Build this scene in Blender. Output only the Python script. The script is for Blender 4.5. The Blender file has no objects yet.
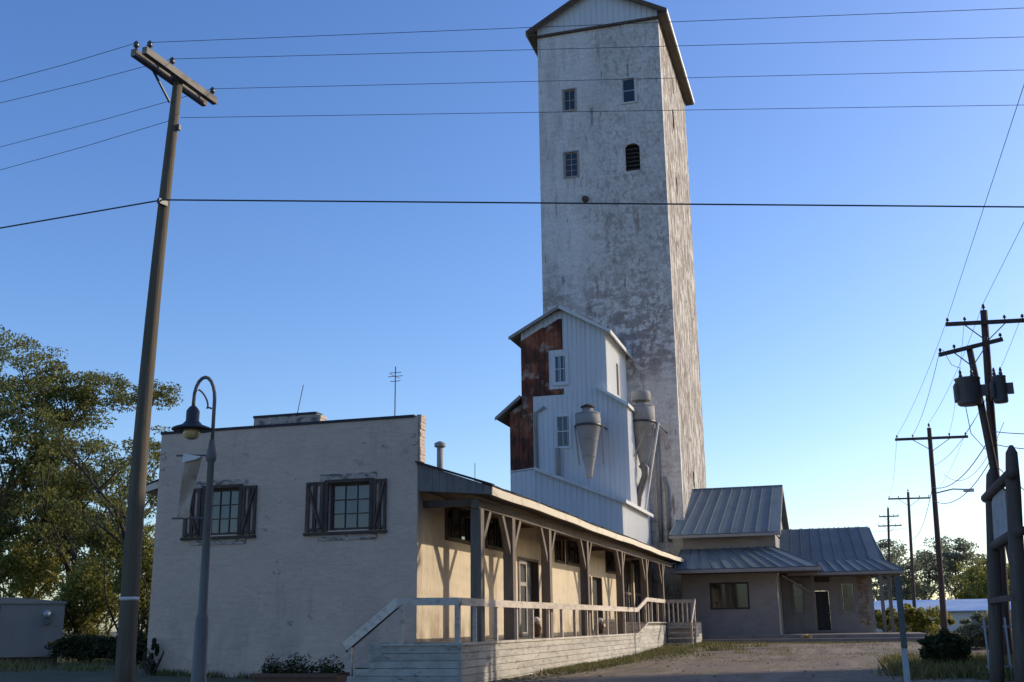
import bpy, math, random
from mathutils import Vector, Matrix
random.seed(7)
R = math.radians
scene = bpy.context.scene
col = scene.collection

# ------------------------------------------------------------------ camera
EYE = Vector((0, 0, 1.55))
FOC, PITCH, ROLL, YAW = 1094.72, R(14.587), R(-0.734), R(16.347)
fw = Vector((-math.sin(YAW)*math.cos(PITCH), math.cos(YAW)*math.cos(PITCH), math.sin(PITCH)))
rt0 = Vector((math.cos(YAW), math.sin(YAW), 0))
up0 = rt0.cross(fw)
RT = rt0*math.cos(ROLL) + up0*math.sin(ROLL)
UP = up0*math.cos(ROLL) - rt0*math.sin(ROLL)
cam_d = bpy.data.cameras.new('camera')
cam = bpy.data.objects.new('camera', cam_d)
col.objects.link(cam)
m = Matrix((RT, UP, -fw)).transposed().to_4x4()
m.translation = EYE
cam.matrix_world = m
cam_d.sensor_width = 36.0
cam_d.lens = FOC/1024*36.0
cam_d.clip_end = 3000
scene.camera = cam

# ------------------------------------------------------------------ sky, sun, exposure
SUN_EL, SUN_AZ = R(23.5), R(37)          # azimuth from +X towards +Y
world = bpy.data.worlds.new('World')
scene.world = world
world.use_nodes = True
wn = world.node_tree
sky = wn.nodes.new('ShaderNodeTexSky')
sky.sky_type = 'NISHITA'
sky.sun_disc = False
sky.sun_elevation = SUN_EL
sky.sun_rotation = R(90) - SUN_AZ
sky.altitude = 200
sky.air_density = 1.0
sky.dust_density = 1.2
sky.ozone_density = 3.0
hsv = wn.nodes.new('ShaderNodeHueSaturation')
hsv.inputs['Saturation'].default_value = 1.2
hsv.inputs['Hue'].default_value = 0.511
wn.links.new(sky.outputs[0], hsv.inputs['Color'])
wn.links.new(hsv.outputs[0], wn.nodes['Background'].inputs[0])
wn.nodes['Background'].inputs[1].default_value = 0.15
sd = bpy.data.lights.new('sun', 'SUN')
sd.energy = 2.7
sd.angle = R(0.53)
sd.color = (1.0, 0.88, 0.70)
sun = bpy.data.objects.new('sun', sd)
col.objects.link(sun)
sdir = Vector((math.cos(SUN_EL)*math.cos(SUN_AZ), math.cos(SUN_EL)*math.sin(SUN_AZ), math.sin(SUN_EL)))
sun.rotation_euler = (-sdir).to_track_quat('-Z', 'Y').to_euler()
sun.location = (40, 40, 60)
vs = scene.view_settings
vs.view_transform = 'Standard'
vs.look = 'None'
vs.exposure = 0.52
vs.gamma = 1.0
vs.use_curve_mapping = False


def at(px, py, X=None, Y=None, Z=None):
    """point where the sight line through a spot of the photograph meets a plane of the place"""
    d = RT*((px-512)/FOC) - UP*((py-341)/FOC) + fw
    t = X/d.x if X is not None else Y/d.y if Y is not None else (Z-EYE.z)/d.z
    return EYE + d*t


# ------------------------------------------------------------------ materials
MATS = {}


def M(name, base, layers=(), rough=0.85, spec=0.25, bump=None, metal=0.0, vary=0.0, grain=None, courses=None):
    """layers: (colour, scale xyz, lo, hi, amount, detail); bump: (scale xyz, strength, dist)"""
    if name in MATS:
        return MATS[name]
    mt = bpy.data.materials.new(name)
    mt.use_nodes = True
    nt = mt.node_tree
    N, L = nt.nodes, nt.links
    b = N['Principled BSDF']
    b.inputs['Roughness'].default_value = rough
    b.inputs['Specular IOR Level'].default_value = spec
    b.inputs['Metallic'].default_value = metal
    geo = N.new('ShaderNodeNewGeometry')

    def noise(scale, detail, off=0.0):
        mp = N.new('ShaderNodeMapping')
        mp.inputs['Scale'].default_value = scale
        mp.inputs['Location'].default_value = (off, off*1.7, off*0.6)
        L.new(geo.outputs['Position'], mp.inputs['Vector'])
        n = N.new('ShaderNodeTexNoise')
        n.inputs['Scale'].default_value = 1.0
        n.inputs['Detail'].default_value = detail
        n.inputs['Roughness'].default_value = 0.62
        L.new(mp.outputs[0], n.inputs['Vector'])
        return n.outputs['Fac']
    rgb = N.new('ShaderNodeRGB')
    rgb.outputs[0].default_value = (*base, 1)
    cur = rgb.outputs[0]
    for i, lay in enumerate(layers):
        c, sc, lo, hi, amt, det = lay[:6]
        f = noise(sc, det, 3.1*i+len(name))
        mr = N.new('ShaderNodeMapRange')
        mr.inputs['From Min'].default_value = lo
        mr.inputs['From Max'].default_value = hi
        mr.inputs['To Min'].default_value = 0
        mr.inputs['To Max'].default_value = amt
        L.new(f, mr.inputs['Value'])
        fac = mr.outputs[0]
        for (axn, a0, a1, v0, v1) in lay[6:]:
            if not isinstance(axn, str):
                wob = noise(axn, 5, 21.0+i)
                m2 = N.new('ShaderNodeMapRange')
                m2.inputs['From Min'].default_value = a0
                m2.inputs['From Max'].default_value = a1
                m2.inputs['To Min'].default_value = v0
                m2.inputs['To Max'].default_value = v1
                L.new(wob, m2.inputs['Value'])
                mm = N.new('ShaderNodeMath')
                mm.operation = 'MULTIPLY'
                L.new(fac, mm.inputs[0])
                L.new(m2.outputs[0], mm.inputs[1])
                fac = mm.outputs[0]
                continue
            sp_ = N.new('ShaderNodeSeparateXYZ')
            L.new(geo.outputs['Position'], sp_.inputs[0])
            wob = noise((0.5, 0.5, 0.5), 4, 9.0)
            ad = N.new('ShaderNodeMath')
            ad.operation = 'MULTIPLY_ADD'
            L.new(wob, ad.inputs[0])
            ad.inputs[1].default_value = 3.0
            L.new(sp_.outputs[axn], ad.inputs[2])
            m2 = N.new('ShaderNodeMapRange')
            m2.inputs['From Min'].default_value = a0+1.5
            m2.inputs['From Max'].default_value = a1+1.5
            m2.inputs['To Min'].default_value = v0
            m2.inputs['To Max'].default_value = v1
            L.new(ad.outputs[0], m2.inputs['Value'])
            mm = N.new('ShaderNodeMath')
            mm.operation = 'MULTIPLY'
            L.new(fac, mm.inputs[0])
            L.new(m2.outputs[0], mm.inputs[1])
            fac = mm.outputs[0]
        mx = N.new('ShaderNodeMix')
        mx.data_type = 'RGBA'
        L.new(fac, mx.inputs['Factor'])
        L.new(cur, mx.inputs['A'])
        mx.inputs['B'].default_value = (*c, 1)
        cur = mx.outputs['Result']
    if grain:
        f = noise(grain[0], 6, 11.3)
        mr = N.new('ShaderNodeMapRange')
        mr.inputs['From Min'].default_value = 0.25
        mr.inputs['From Max'].default_value = 0.75
        mr.inputs['To Min'].default_value = 1-grain[1]
        mr.inputs['To Max'].default_value = 1+grain[1]
        L.new(f, mr.inputs['Value'])
        hs = N.new('ShaderNodeHueSaturation')
        L.new(mr.outputs[0], hs.inputs['Value'])
        L.new(cur, hs.inputs['Color'])
        cur = hs.outputs[0]
    if vary:
        oi = N.new('ShaderNodeObjectInfo')
        mr = N.new('ShaderNodeMapRange')
        mr.inputs['To Min'].default_value = 1-vary
        mr.inputs['To Max'].default_value = 1+vary
        L.new(oi.outputs['Random'], mr.inputs['Value'])
        hs = N.new('ShaderNodeHueSaturation')
        L.new(mr.outputs[0], hs.inputs['Value'])
        L.new(cur, hs.inputs['Color'])
        cur = hs.outputs[0]
    L.new(cur, b.inputs['Base Color'])
    if courses:          # faint brick courses under the paint: (axis along the wall, brick length, course height, strength)
        sp_ = N.new('ShaderNodeSeparateXYZ')
        L.new(geo.outputs['Position'], sp_.inputs[0])
        cb_ = N.new('ShaderNodeCombineXYZ')
        L.new(sp_.outputs[courses[0]], cb_.inputs['X'])
        L.new(sp_.outputs['Z'], cb_.inputs['Y'])
        bt = N.new('ShaderNodeTexBrick')
        bt.inputs['Scale'].default_value = 1.0
        bt.inputs['Brick Width'].default_value = courses[1]
        bt.inputs['Row Height'].default_value = courses[2]
        bt.inputs['Mortar Size'].default_value = courses[2]*0.14
        bt.inputs['Mortar Smooth'].default_value = 0.3
        bt.inputs['Color1'].default_value = (1, 1, 1, 1)
        bt.inputs['Color2'].default_value = (0.86, 0.86, 0.86, 1)
        bt.inputs['Mortar'].default_value = (courses[3],)*3+(1,)
        L.new(cb_.outputs[0], bt.inputs['Vector'])
        mx = N.new('ShaderNodeMix')
        mx.data_type = 'RGBA'
        mx.blend_type = 'MULTIPLY'
        mx.inputs['Factor'].default_value = 0.8
        L.new(cur, mx.inputs['A'])
        L.new(bt.outputs['Color'], mx.inputs['B'])
        L.new(mx.outputs['Result'], b.inputs['Base Color'])
    if bump:
        f = noise(bump[0], 6, 5.5)
        bp = N.new('ShaderNodeBump')
        bp.inputs['Strength'].default_value = bump[1]
        bp.inputs['Distance'].default_value = bump[2]
        L.new(f, bp.inputs['Height'])
        L.new(bp.outputs[0], b.inputs['Normal'])
    MATS[name] = mt
    return mt


def leafmat(name, c1, c2, c3, trans=0.35):
    mt = bpy.data.materials.new(name)
    mt.use_nodes = True
    nt = mt.node_tree
    N, L = nt.nodes, nt.links
    b = N['Principled BSDF']
    b.inputs['Roughness'].default_value = 0.6
    b.inputs['Specular IOR Level'].default_value = 0.2
    geo = N.new('ShaderNodeNewGeometry')
    rp = N.new('ShaderNodeValToRGB')
    e = rp.color_ramp.elements
    e[0].color = (*c1, 1)
    e[1].color = (*c3, 1)
    k = e.new(0.55)
    k.color = (*c2, 1)
    L.new(geo.outputs['Random Per Island'], rp.inputs[0])
    L.new(rp.outputs[0], b.inputs['Base Color'])
    tr = N.new('ShaderNodeBsdfTranslucent')
    L.new(rp.outputs[0], tr.inputs['Color'])
    mx = N.new('ShaderNodeMixShader')
    mx.inputs[0].default_value = trans
    L.new(b.outputs[0], mx.inputs[1])
    L.new(tr.outputs[0], mx.inputs[2])
    L.new(mx.outputs[0], N['Material Output'].inputs[0])
    return mt


m_front = M('painted_brick_front', (0.62, 0.455, 0.35),
            [((0.52, 0.385, 0.30), (0.5, 0.5, 0.9), 0.45, 0.75, 0.7, 6),
             ((0.40, 0.31, 0.265), (0.9, 0.9, 0.35), 0.48, 0.62, 0.6, 8, ('Z', 2.6, 1.0, 0.1, 1.0)),
             ((0.68, 0.52, 0.41), (1.2, 1.2, 0.5), 0.55, 0.8, 0.5, 6),
             ((0.20, 0.145, 0.12), (2.4, 2.4, 3.2), 0.64, 0.68, 0.6, 10, ((0.5, 0.5, 0.6), 0.46, 0.60, 0.0, 1.0)),
             ((0.16, 0.115, 0.10), (7.5, 7.5, 8.5), 0.64, 0.67, 0.6, 6, ((0.7, 0.7, 0.9), 0.48, 0.6, 0.0, 1.0)),
             ((0.30, 0.22, 0.18), (3.0, 3.0, 0.3), 0.62, 0.74, 0.4, 6)],
            bump=((4, 4, 9), 0.5, 0.04), grain=((14, 14, 30), 0.10), courses=('X', 0.22, 0.08, 0.95))
m_worn = M('worn_lintel', (0.44, 0.35, 0.29), [((0.13, 0.10, 0.09), (4, 4, 9), 0.50, 0.58, 0.85, 8), ((0.6, 0.5, 0.42), (5, 5, 5), 0.58, 0.66, 0.7, 5)], bump=((7, 7, 9), 0.8, 0.04))
m_brick = M('worn_brick', (0.50, 0.40, 0.32),
            [((0.55, 0.45, 0.38), (3, 3, 6), 0.45, 0.6, 0.8, 6), ((0.1, 0.08, 0.07), (4, 4, 9), 0.6, 0.7, 0.8, 6)],
            bump=((6, 6, 13), 0.7, 0.04))
m_stucco = M('cream_stucco', (0.60, 0.50, 0.36),
             [((0.50, 0.40, 0.29), (0.8, 0.8, 0.5), 0.45, 0.75, 0.6, 6),
              ((0.34, 0.28, 0.21), (3, 3, 1.5), 0.62, 0.72, 0.7, 8),
              ((0.27, 0.20, 0.13), (2.5, 2.5, 1.2), 0.40, 0.58, 0.7, 8, ('Z', 2.3, 1.5, 0.0, 1.0)),
              ((0.40, 0.32, 0.24), (1.5, 1.5, 0.2), 0.54, 0.66, 0.6, 8),
              ((0.2, 0.17, 0.13), (7, 7, 5), 0.68, 0.74, 0.7, 6)],
             bump=((12, 12, 12), 0.35, 0.02), grain=((8, 8, 3), 0.1))
NM = ((0.28, 0.28, 0.20), 0.42, 0.58, 0.1, 1.0)
NZ = ('Z', 20.0, 30.0, 1.0, 0.45)
m_tower = M('tower_paint', (0.64, 0.595, 0.555),
            [((0.52, 0.48, 0.445), (0.7, 0.7, 0.16), 0.42, 0.62, 0.8, 9),
             ((0.30, 0.255, 0.225), (4.2, 4.2, 3.6), 0.49, 0.55, 0.8, 14, ('X', -13.4, -12.2, 0.12, 1.0), NM, NZ),
             ((0.21, 0.165, 0.14), (2.4, 2.4, 1.6), 0.52, 0.58, 0.8, 14, ('X', -15.5, -12.0, 0.45, 1.0), NM, NZ),
             ((0.25, 0.205, 0.18), (1.5, 1.5, 2.6), 0.46, 0.54, 0.85, 14, ('Z', 19.0, 24.0, 1.0, 0.0), ('Z', 13.5, 17.0, 0.05, 1.0)),
             ((0.70, 0.665, 0.63), (0.8, 0.8, 0.14), 0.48, 0.56, 0.8, 8, ('X', -13.8, -12.6, 1.0, 0.15), ('Z', 19.0, 24.0, 0.3, 1.0)),
             ((0.66, 0.62, 0.58), (0.9, 0.9, 0.35), 0.42, 0.52, 0.85, 8, ('Z', 16.5, 13.5, 0.0, 1.0)),
             ((0.23, 0.15, 0.11), (1.8, 1.8, 0.14), 0.61, 0.69, 0.7, 10),
             ((0.14, 0.11, 0.10), (3.0, 3.0, 0.5), 0.63, 0.68, 0.7, 10)],
            bump=((3, 3, 3), 0.6, 0.05), grain=((9, 9, 9), 0.22), courses=('X', 0.9, 0.30, 0.88))
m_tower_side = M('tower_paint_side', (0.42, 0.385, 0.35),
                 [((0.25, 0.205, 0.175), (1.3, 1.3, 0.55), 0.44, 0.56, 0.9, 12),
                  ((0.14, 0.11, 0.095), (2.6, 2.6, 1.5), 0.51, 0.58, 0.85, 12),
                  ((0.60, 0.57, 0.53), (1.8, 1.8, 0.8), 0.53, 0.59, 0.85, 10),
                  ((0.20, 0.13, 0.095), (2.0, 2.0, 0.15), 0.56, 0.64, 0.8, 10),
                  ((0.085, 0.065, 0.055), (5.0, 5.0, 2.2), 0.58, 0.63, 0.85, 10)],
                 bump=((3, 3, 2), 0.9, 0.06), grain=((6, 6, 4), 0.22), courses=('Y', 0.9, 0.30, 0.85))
m_metalsunlit = M('sunny_metal_siding', (0.84, 0.82, 0.77), [((0.62, 0.59, 0.54), (3, 3, 0.3), 0.55, 0.75, 0.6, 6)], rough=0.5, spec=0.3)  # whiter copy of the metal siding, sunlight put into its colour
m_metal = M('white_metal_siding', (0.56, 0.575, 0.59),
            [((0.50, 0.52, 0.54), (1.5, 1.5, 0.2), 0.45, 0.7, 0.6, 5),
             ((0.33, 0.29, 0.26), (3.5, 3.5, 0.3), 0.66, 0.76, 0.6, 6)],
            rough=0.5, spec=0.35, vary=0.05)
m_rust = M('rusty_sheet', (0.17, 0.055, 0.034),
           [((0.30, 0.115, 0.065), (1.2, 1.2, 0.9), 0.48, 0.58, 0.85, 10),
            ((0.06, 0.035, 0.028), (1.3, 1.3, 0.6), 0.5, 0.58, 0.85, 10),
            ((0.40, 0.31, 0.26), (1.0, 1.0, 1.1), 0.56, 0.64, 0.75, 10)],
           rough=0.9, spec=0.1, vary=0.12, bump=((6, 6, 3), 0.4, 0.02))
m_oldmetal = M('dull_galvanised', (0.27, 0.255, 0.24),
               [((0.20, 0.17, 0.15), (2.5, 2.5, 1.0), 0.5, 0.7, 0.7, 8), ((0.27, 0.15, 0.09), (4, 4, 1), 0.62, 0.72, 0.7, 6)],
               rough=0.75, spec=0.25)
m_roofblue = M('blue_grey_roof_paint', (0.135, 0.175, 0.20),
               [((0.105, 0.125, 0.14), (0.8, 0.8, 0.8), 0.45, 0.7, 0.7, 6),
                ((0.20, 0.17, 0.14), (1.8, 1.0, 1.0), 0.6, 0.72, 0.6, 8)],
               rough=0.65, spec=0.2, vary=0.10)
m_shingle = M('dark_shingles', (0.045, 0.042, 0.045), [((0.09, 0.085, 0.08), (6, 6, 6), 0.45, 0.7, 0.7, 4)],
              bump=((9, 3, 9), 0.6, 0.03))
m_fascia = M('sunny_fascia_paint', (0.66, 0.58, 0.45), [((0.35, 0.28, 0.2), (3, 1.2, 3), 0.55, 0.7, 0.7, 6)], vary=0.04)  # cream paint with random brown patches, same colour on every side
m_wood = M('weathered_wood', (0.20, 0.16, 0.125),
           [((0.11, 0.09, 0.072), (3, 3, 0.6), 0.45, 0.65, 0.7, 6), ((0.24, 0.20, 0.155), (5, 5, 0.8), 0.58, 0.7, 0.6, 6)],
           vary=0.12, bump=((20, 20, 3), 0.4, 0.01))
m_darkwood = M('dark_old_wood', (0.105, 0.076, 0.06), [((0.055, 0.042, 0.036), (4, 4, 2), 0.45, 0.65, 0.7, 6)], vary=0.2)
m_deckpaint = M('flaking_white_paint', (0.47, 0.43, 0.365),
                [((0.30, 0.26, 0.22), (2.2, 1.2, 4), 0.46, 0.66, 0.75, 8),
                 ((0.19, 0.16, 0.13), (5, 2.5, 14), 0.56, 0.66, 0.8, 8)],
                vary=0.12, bump=((14, 4, 20), 0.5, 0.01))
m_railpaint = M('grey_white_rail_paint', (0.54, 0.455, 0.375), [((0.28, 0.24, 0.2), (6, 2, 8), 0.5, 0.66, 0.7, 8)], vary=0.1)
m_soffit = M('soffit_boards', (0.15, 0.125, 0.105), [((0.09, 0.075, 0.065), (6, 1, 6), 0.45, 0.65, 0.7, 5)])
m_coping = M('tar_coping', (0.045, 0.045, 0.055), [((0.1, 0.09, 0.09), (4, 4, 4), 0.5, 0.7, 0.6, 5)])
m_glass = M('window_glass', (0.015, 0.018, 0.022), rough=0.04, spec=0.6)
m_glasspale = M('curtained_glass', (0.05, 0.06, 0.072), [((0.03, 0.035, 0.045), (7, 7, 0.6), 0.45, 0.6, 0.8, 3)], rough=0.08, spec=0.6)
m_white = M('white_trim', (0.58, 0.57, 0.55), [((0.4, 0.39, 0.37), (4, 4, 2), 0.5, 0.7, 0.6, 5)])
m_dark = M('dark_opening', (0.015, 0.014, 0.014), rough=0.95, spec=0.05)
m_door = M('dark_door_paint', (0.035, 0.033, 0.036), [((0.07, 0.06, 0.055), (5, 5, 2), 0.5, 0.7, 0.6, 5)], rough=0.5)
m_greywall = M('grey_block_wall', (0.37, 0.325, 0.285), [((0.27, 0.235, 0.21), (0.7, 0.7, 0.9), 0.45, 0.7, 0.7, 6), ((0.13, 0.12, 0.12), (2, 2, 1), 0.62, 0.75, 0.5, 7)],
               bump=((5, 5, 10), 0.4, 0.02), courses=('X', 0.4, 0.2, 0.9))
m_gableboard = M('grey_brown_boards', (0.19, 0.165, 0.15), [((0.12, 0.105, 0.1), (4, 4, 1), 0.45, 0.65, 0.7, 6)], vary=0.12)
m_beigewall = M('worn_beige_wall', (0.33, 0.30, 0.265), [((0.23, 0.21, 0.185), (1, 1, 0.8), 0.45, 0.7, 0.7, 7), ((0.17, 0.13, 0.1), (2.5, 2.5, 1.2), 0.62, 0.72, 0.6, 7)],
                bump=((6, 6, 6), 0.4, 0.02))
m_peel = M('peeling_shutter', (0.24, 0.17, 0.12), [((0.4, 0.34, 0.27), (3, 3, 3), 0.5, 0.56, 0.9, 5), ((0.08, 0.06, 0.05), (4, 4, 4), 0.6, 0.64, 0.9, 4)])
m_concrete = M('concrete', (0.26, 0.23, 0.195), [((0.16, 0.14, 0.12), (1.5, 1.5, 1.5), 0.45, 0.7, 0.7, 8)], bump=((9, 9, 9), 0.4, 0.02))
m_pole = M('pole_timber', (0.13, 0.105, 0.072), [((0.08, 0.065, 0.05), (9, 9, 0.4), 0.45, 0.65, 0.8, 6), ((0.25, 0.21, 0.15), (12, 12, 0.6), 0.58, 0.7, 0.6, 5)],
           bump=((25, 25, 1.0), 0.7, 0.02))
m_armwood = M('grey_crossarm_timber', (0.23, 0.20, 0.165), [((0.12, 0.10, 0.085), (5, 2, 5), 0.45, 0.6, 0.8, 6)], vary=0.1)
m_poledark = M('creosote_timber', (0.10, 0.072, 0.06), [((0.04, 0.03, 0.028), (9, 9, 0.5), 0.45, 0.65, 0.8, 6)], bump=((25, 25, 1.0), 0.5, 0.02), vary=0.15)
m_logs = M('sign_logs', (0.11, 0.085, 0.068), [((0.18, 0.145, 0.115), (10, 10, 0.7), 0.5, 0.7, 0.7, 6)], bump=((20, 20, 1.5), 0.6, 0.02))
m_iron = M('grey_painted_iron', (0.14, 0.125, 0.115), [((0.09, 0.085, 0.08), (6, 6, 2), 0.45, 0.7, 0.7, 5)], rough=0.55, spec=0.4)
m_ironblack = M('black_painted_iron', (0.035, 0.035, 0.04), rough=0.45, spec=0.4)
m_globe = M('amber_lamp_glass', (0.80, 0.58, 0.28), [((0.5, 0.34, 0.14), (8, 8, 8), 0.45, 0.6, 0.6, 3)], rough=0.2, spec=0.5)
m_cloth = M('faded_banner_cloth', (0.42, 0.30, 0.21), [((0.52, 0.42, 0.33), (4, 4, 3), 0.5, 0.62, 0.8, 5), ((0.24, 0.17, 0.13), (6, 6, 6), 0.56, 0.64, 0.8, 5)])
m_clothw = M('white_banner_cloth', (0.70, 0.66, 0.60))
m_porcelain = M('insulator_glaze', (0.05, 0.045, 0.05), rough=0.25, spec=0.5)
m_wire = M('wire', (0.07, 0.075, 0.085), rough=0.6)
m_steelgrey = M('transformer_paint', (0.10, 0.105, 0.11), [((0.06, 0.055, 0.055), (4, 4, 2), 0.5, 0.7, 0.7, 5)], rough=0.5, spec=0.4)
m_box = M('cabinet_paint', (0.23, 0.205, 0.18), [((0.16, 0.145, 0.13), (0.7, 0.7, 0.3), 0.45, 0.7, 0.7, 6)], rough=0.6)
m_terracotta = M('terracotta', (0.15, 0.085, 0.06), [((0.12, 0.07, 0.055), (5, 5, 5), 0.45, 0.7, 0.7, 5)])
m_signboard = M('faded_sign_board', (0.42, 0.42, 0.41), [((0.28, 0.28, 0.28), (2, 5, 4), 0.45, 0.6, 0.8, 5)])
m_galv = M('galvanised_channel', (0.38, 0.42, 0.46), [((0.24, 0.26, 0.28), (9, 9, 5), 0.45, 0.65, 0.7, 5)], rough=0.5, metal=0.3)
m_bark = M('bark', (0.07, 0.055, 0.042), [((0.035, 0.028, 0.022), (7, 7, 1.5), 0.45, 0.65, 0.8, 6)], bump=((12, 12, 3), 0.8, 0.05))
m_leaf = leafmat('leaf_green', (0.08, 0.10, 0.028), (0.16, 0.175, 0.05), (0.30, 0.26, 0.085), 0.55)
m_leafy = leafmat('leaf_yellowgreen', (0.12, 0.14, 0.03), (0.24, 0.23, 0.055), (0.40, 0.33, 0.09), 0.5)
m_leafd = leafmat('leaf_dark', (0.022, 0.03, 0.014), (0.04, 0.055, 0.022), (0.075, 0.085, 0.035), 0.25)
m_leafhaze = leafmat('leaf_hazed_greygreen', (0.13, 0.145, 0.095), (0.19, 0.205, 0.13), (0.27, 0.27, 0.18), 0.55)  # paler grey green, distance haze put into the leaf colour
m_grass = leafmat('grass_blade', (0.08, 0.10, 0.03), (0.16, 0.15, 0.05), (0.28, 0.23, 0.10), 0.25)
m_petal = leafmat('petals', (0.22, 0.10, 0.09), (0.45, 0.4, 0.38), (0.7, 0.68, 0.66), 0.2)
m_asphalt = M('asphalt', (0.06, 0.06, 0.065), [((0.04, 0.04, 0.042), (0.6, 0.6, 0.6), 0.45, 0.7, 0.7, 8), ((0.10, 0.10, 0.10), (25, 25, 25), 0.6, 0.75, 0.6, 2)],
              bump=((40, 40, 40), 0.4, 0.01))
m_gravel = M('gravel_lot', (0.205, 0.155, 0.108),
             [((0.14, 0.11, 0.09), (0.35, 0.5, 0.5), 0.45, 0.65, 0.8, 8), ((0.28, 0.215, 0.15), (1.1, 0.13, 1), 0.50, 0.62, 0.75, 8),
              ((0.12, 0.095, 0.08), (1.6, 0.10, 1), 0.55, 0.66, 0.7, 8),
              ((0.14, 0.13, 0.05), (0.7, 0.35, 1), 0.55, 0.64, 0.8, 9)],
             bump=((9, 9, 9), 0.6, 0.03), grain=((14, 14, 14), 0.16))
m_soil = M('ground_soil', (0.12, 0.105, 0.06), [((0.07, 0.075, 0.03), (0.3, 0.3, 0.3), 0.42, 0.65, 0.9, 8), ((0.17, 0.15, 0.08), (0.9, 0.9, 0.9), 0.52, 0.68, 0.7, 8)],
           bump=((7, 7, 7), 0.8, 0.06))
m_shedwall = M('far_shed_wall', (0.60, 0.60, 0.58), [((0.48, 0.48, 0.47), (0.8, 0.8, 0.2), 0.5, 0.7, 0.6, 4)])
m_shedroof = M('far_shed_roof', (0.22, 0.34, 0.55), [((0.5, 0.52, 0.55), (0.2, 0.2, 0.2), 0.5, 0.6, 0.5, 4)], rough=0.45)
m_redbrick = M('red_brick_wall', (0.24, 0.10, 0.07), [((0.15, 0.07, 0.05), (2, 2, 5), 0.45, 0.65, 0.7, 6)], bump=((6, 6, 14), 0.6, 0.03))

# ------------------------------------------------------------------ mesh helpers
WO = {}


class MB:
    def __init__(s):
        s.v = []
        s.f = []

    def add(s, vs, fs):
        o = len(s.v)
        s.v += [Vector(p) for p in vs]
        s.f += [tuple(i+o for i in f) for f in fs]
        return s

    def box(s, x0, x1, y0, y1, z0, z1):
        if x0 > x1:
            x0, x1 = x1, x0
        if y0 > y1:
            y0, y1 = y1, y0
        if z0 > z1:
            z0, z1 = z1, z0
        return s.add([(x0, y0, z0), (x1, y0, z0), (x1, y1, z0), (x0, y1, z0), (x0, y0, z1), (x1, y0, z1), (x1, y1, z1), (x0, y1, z1)],
                     [(0, 3, 2, 1), (4, 5, 6, 7), (0, 1, 5, 4), (1, 2, 6, 5), (2, 3, 7, 6), (3, 0, 4, 7)])

    def beam(s, p, q, w, h, up=(0, 0, 1)):
        p, q = Vector(p), Vector(q)
        d = (q-p).normalized()
        u = Vector(up)
        a = d.cross(u)
        if a.length < 1e-4:
            a = d.cross(Vector((0, 1, 0)))
        a.normalize()
        c = a.cross(d).normalized()
        a *= w/2
        c *= h/2
        vs = []
        for e in (p, q):
            vs += [e-a-c, e+a-c, e+a+c, e-a+c]
        return s.add(vs, [(3, 2, 1, 0), (4, 5, 6, 7), (0, 1, 5, 4), (1, 2, 6, 5), (2, 3, 7, 6), (3, 0, 4, 7)])

    def tube(s, pts, rad, n=8, cap=True):
        pts = [Vector(p) for p in pts]
        if not hasattr(rad, '__len__'):
            rad = [rad]*len(pts)
        o = len(s.v)
        ref = None
        for i, p in enumerate(pts):
            d = (pts[min(i+1, len(pts)-1)]-pts[max(i-1, 0)]).normalized()
            if ref is None:
                ref = d.orthogonal().normalized()
            ref = (ref-d*ref.dot(d))
            if ref.length < 1e-6:
                ref = d.orthogonal()
            ref.normalize()
            b = d.cross(ref)
            for k in range(n):
                t = 2*math.pi*k/n
                s.v.append(p+(ref*math.cos(t)+b*math.sin(t))*rad[i])
        for i in range(len(pts)-1):
            for k in range(n):
                a = o+i*n+k
                b2 = o+i*n+(k+1) % n
                s.f.append((a, b2, b2+n, a+n))
        if cap:
            s.f.append(tuple(o+k for k in range(n))[::-1])
            s.f.append(tuple(o+(len(pts)-1)*n+k for k in range(n)))
        return s

    def lathe(s, c, prof, n=16):
        """prof: (radius, z) from bottom to top round the vertical through c"""
        c = Vector(c)
        return s.tube([c+Vector((0, 0, z)) for r, z in prof], [max(r, 1e-3) for r, z in prof], n) if all(
            prof[i][1] != prof[i+1][1] for i in range(len(prof)-1)) else s.tube(
            [c+Vector((0, 0, z+1e-4*i)) for i, (r, z) in enumerate(prof)], [max(r, 1e-3) for r, z in prof], n)

    def prism(s, poly, d):
        """poly: list of points, extruded by vector d"""
        n = len(poly)
        P = [Vector(p) for p in poly]
        D = Vector(d)
        nrm = Vector((0, 0, 0))
        for i in range(n):
            nrm += P[i].cross(P[(i+1) % n])
        if nrm.dot(D) > 0:
            P = P[::-1]
        s.add(P+[p+D for p in P], [tuple(range(n)), tuple(range(2*n-1, n-1, -1))] +
              [(i, i+n, (i+1) % n+n, (i+1) % n) for i in range(n)])
        return s

    def quad(s, a, b, c, d):
        return s.add([a, b, c, d], [(0, 1, 2, 3)])

    def build(s, name, mat, parent=None, smooth=False, origin=None):
        lo = Vector((min(p.x for p in s.v), min(p.y for p in s.v), min(p.z for p in s.v)))
        hi = Vector((max(p.x for p in s.v), max(p.y for p in s.v), max(p.z for p in s.v)))
        o = Vector(origin) if origin is not None else Vector(((lo.x+hi.x)/2, (lo.y+hi.y)/2, lo.z))
        me = bpy.data.meshes.new(name)
        me.from_pydata([p-o for p in s.v], [], s.f)
        me.materials.append(mat)
        if smooth:
            me.polygons.foreach_set('use_smooth', [True]*len(me.polygons))
        me.update()
        ob = bpy.data.objects.new(name, me)
        col.objects.link(ob)
        WO[ob.name] = o
        if parent is not None:
            ob.parent = parent
            ob.location = o-WO[parent.name]
        else:
            ob.location = o
        return ob


def tag(o, label, cat, group=None):
    o['label'] = label
    o['category'] = cat
    if group:
        o['group'] = group
    return o


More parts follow.
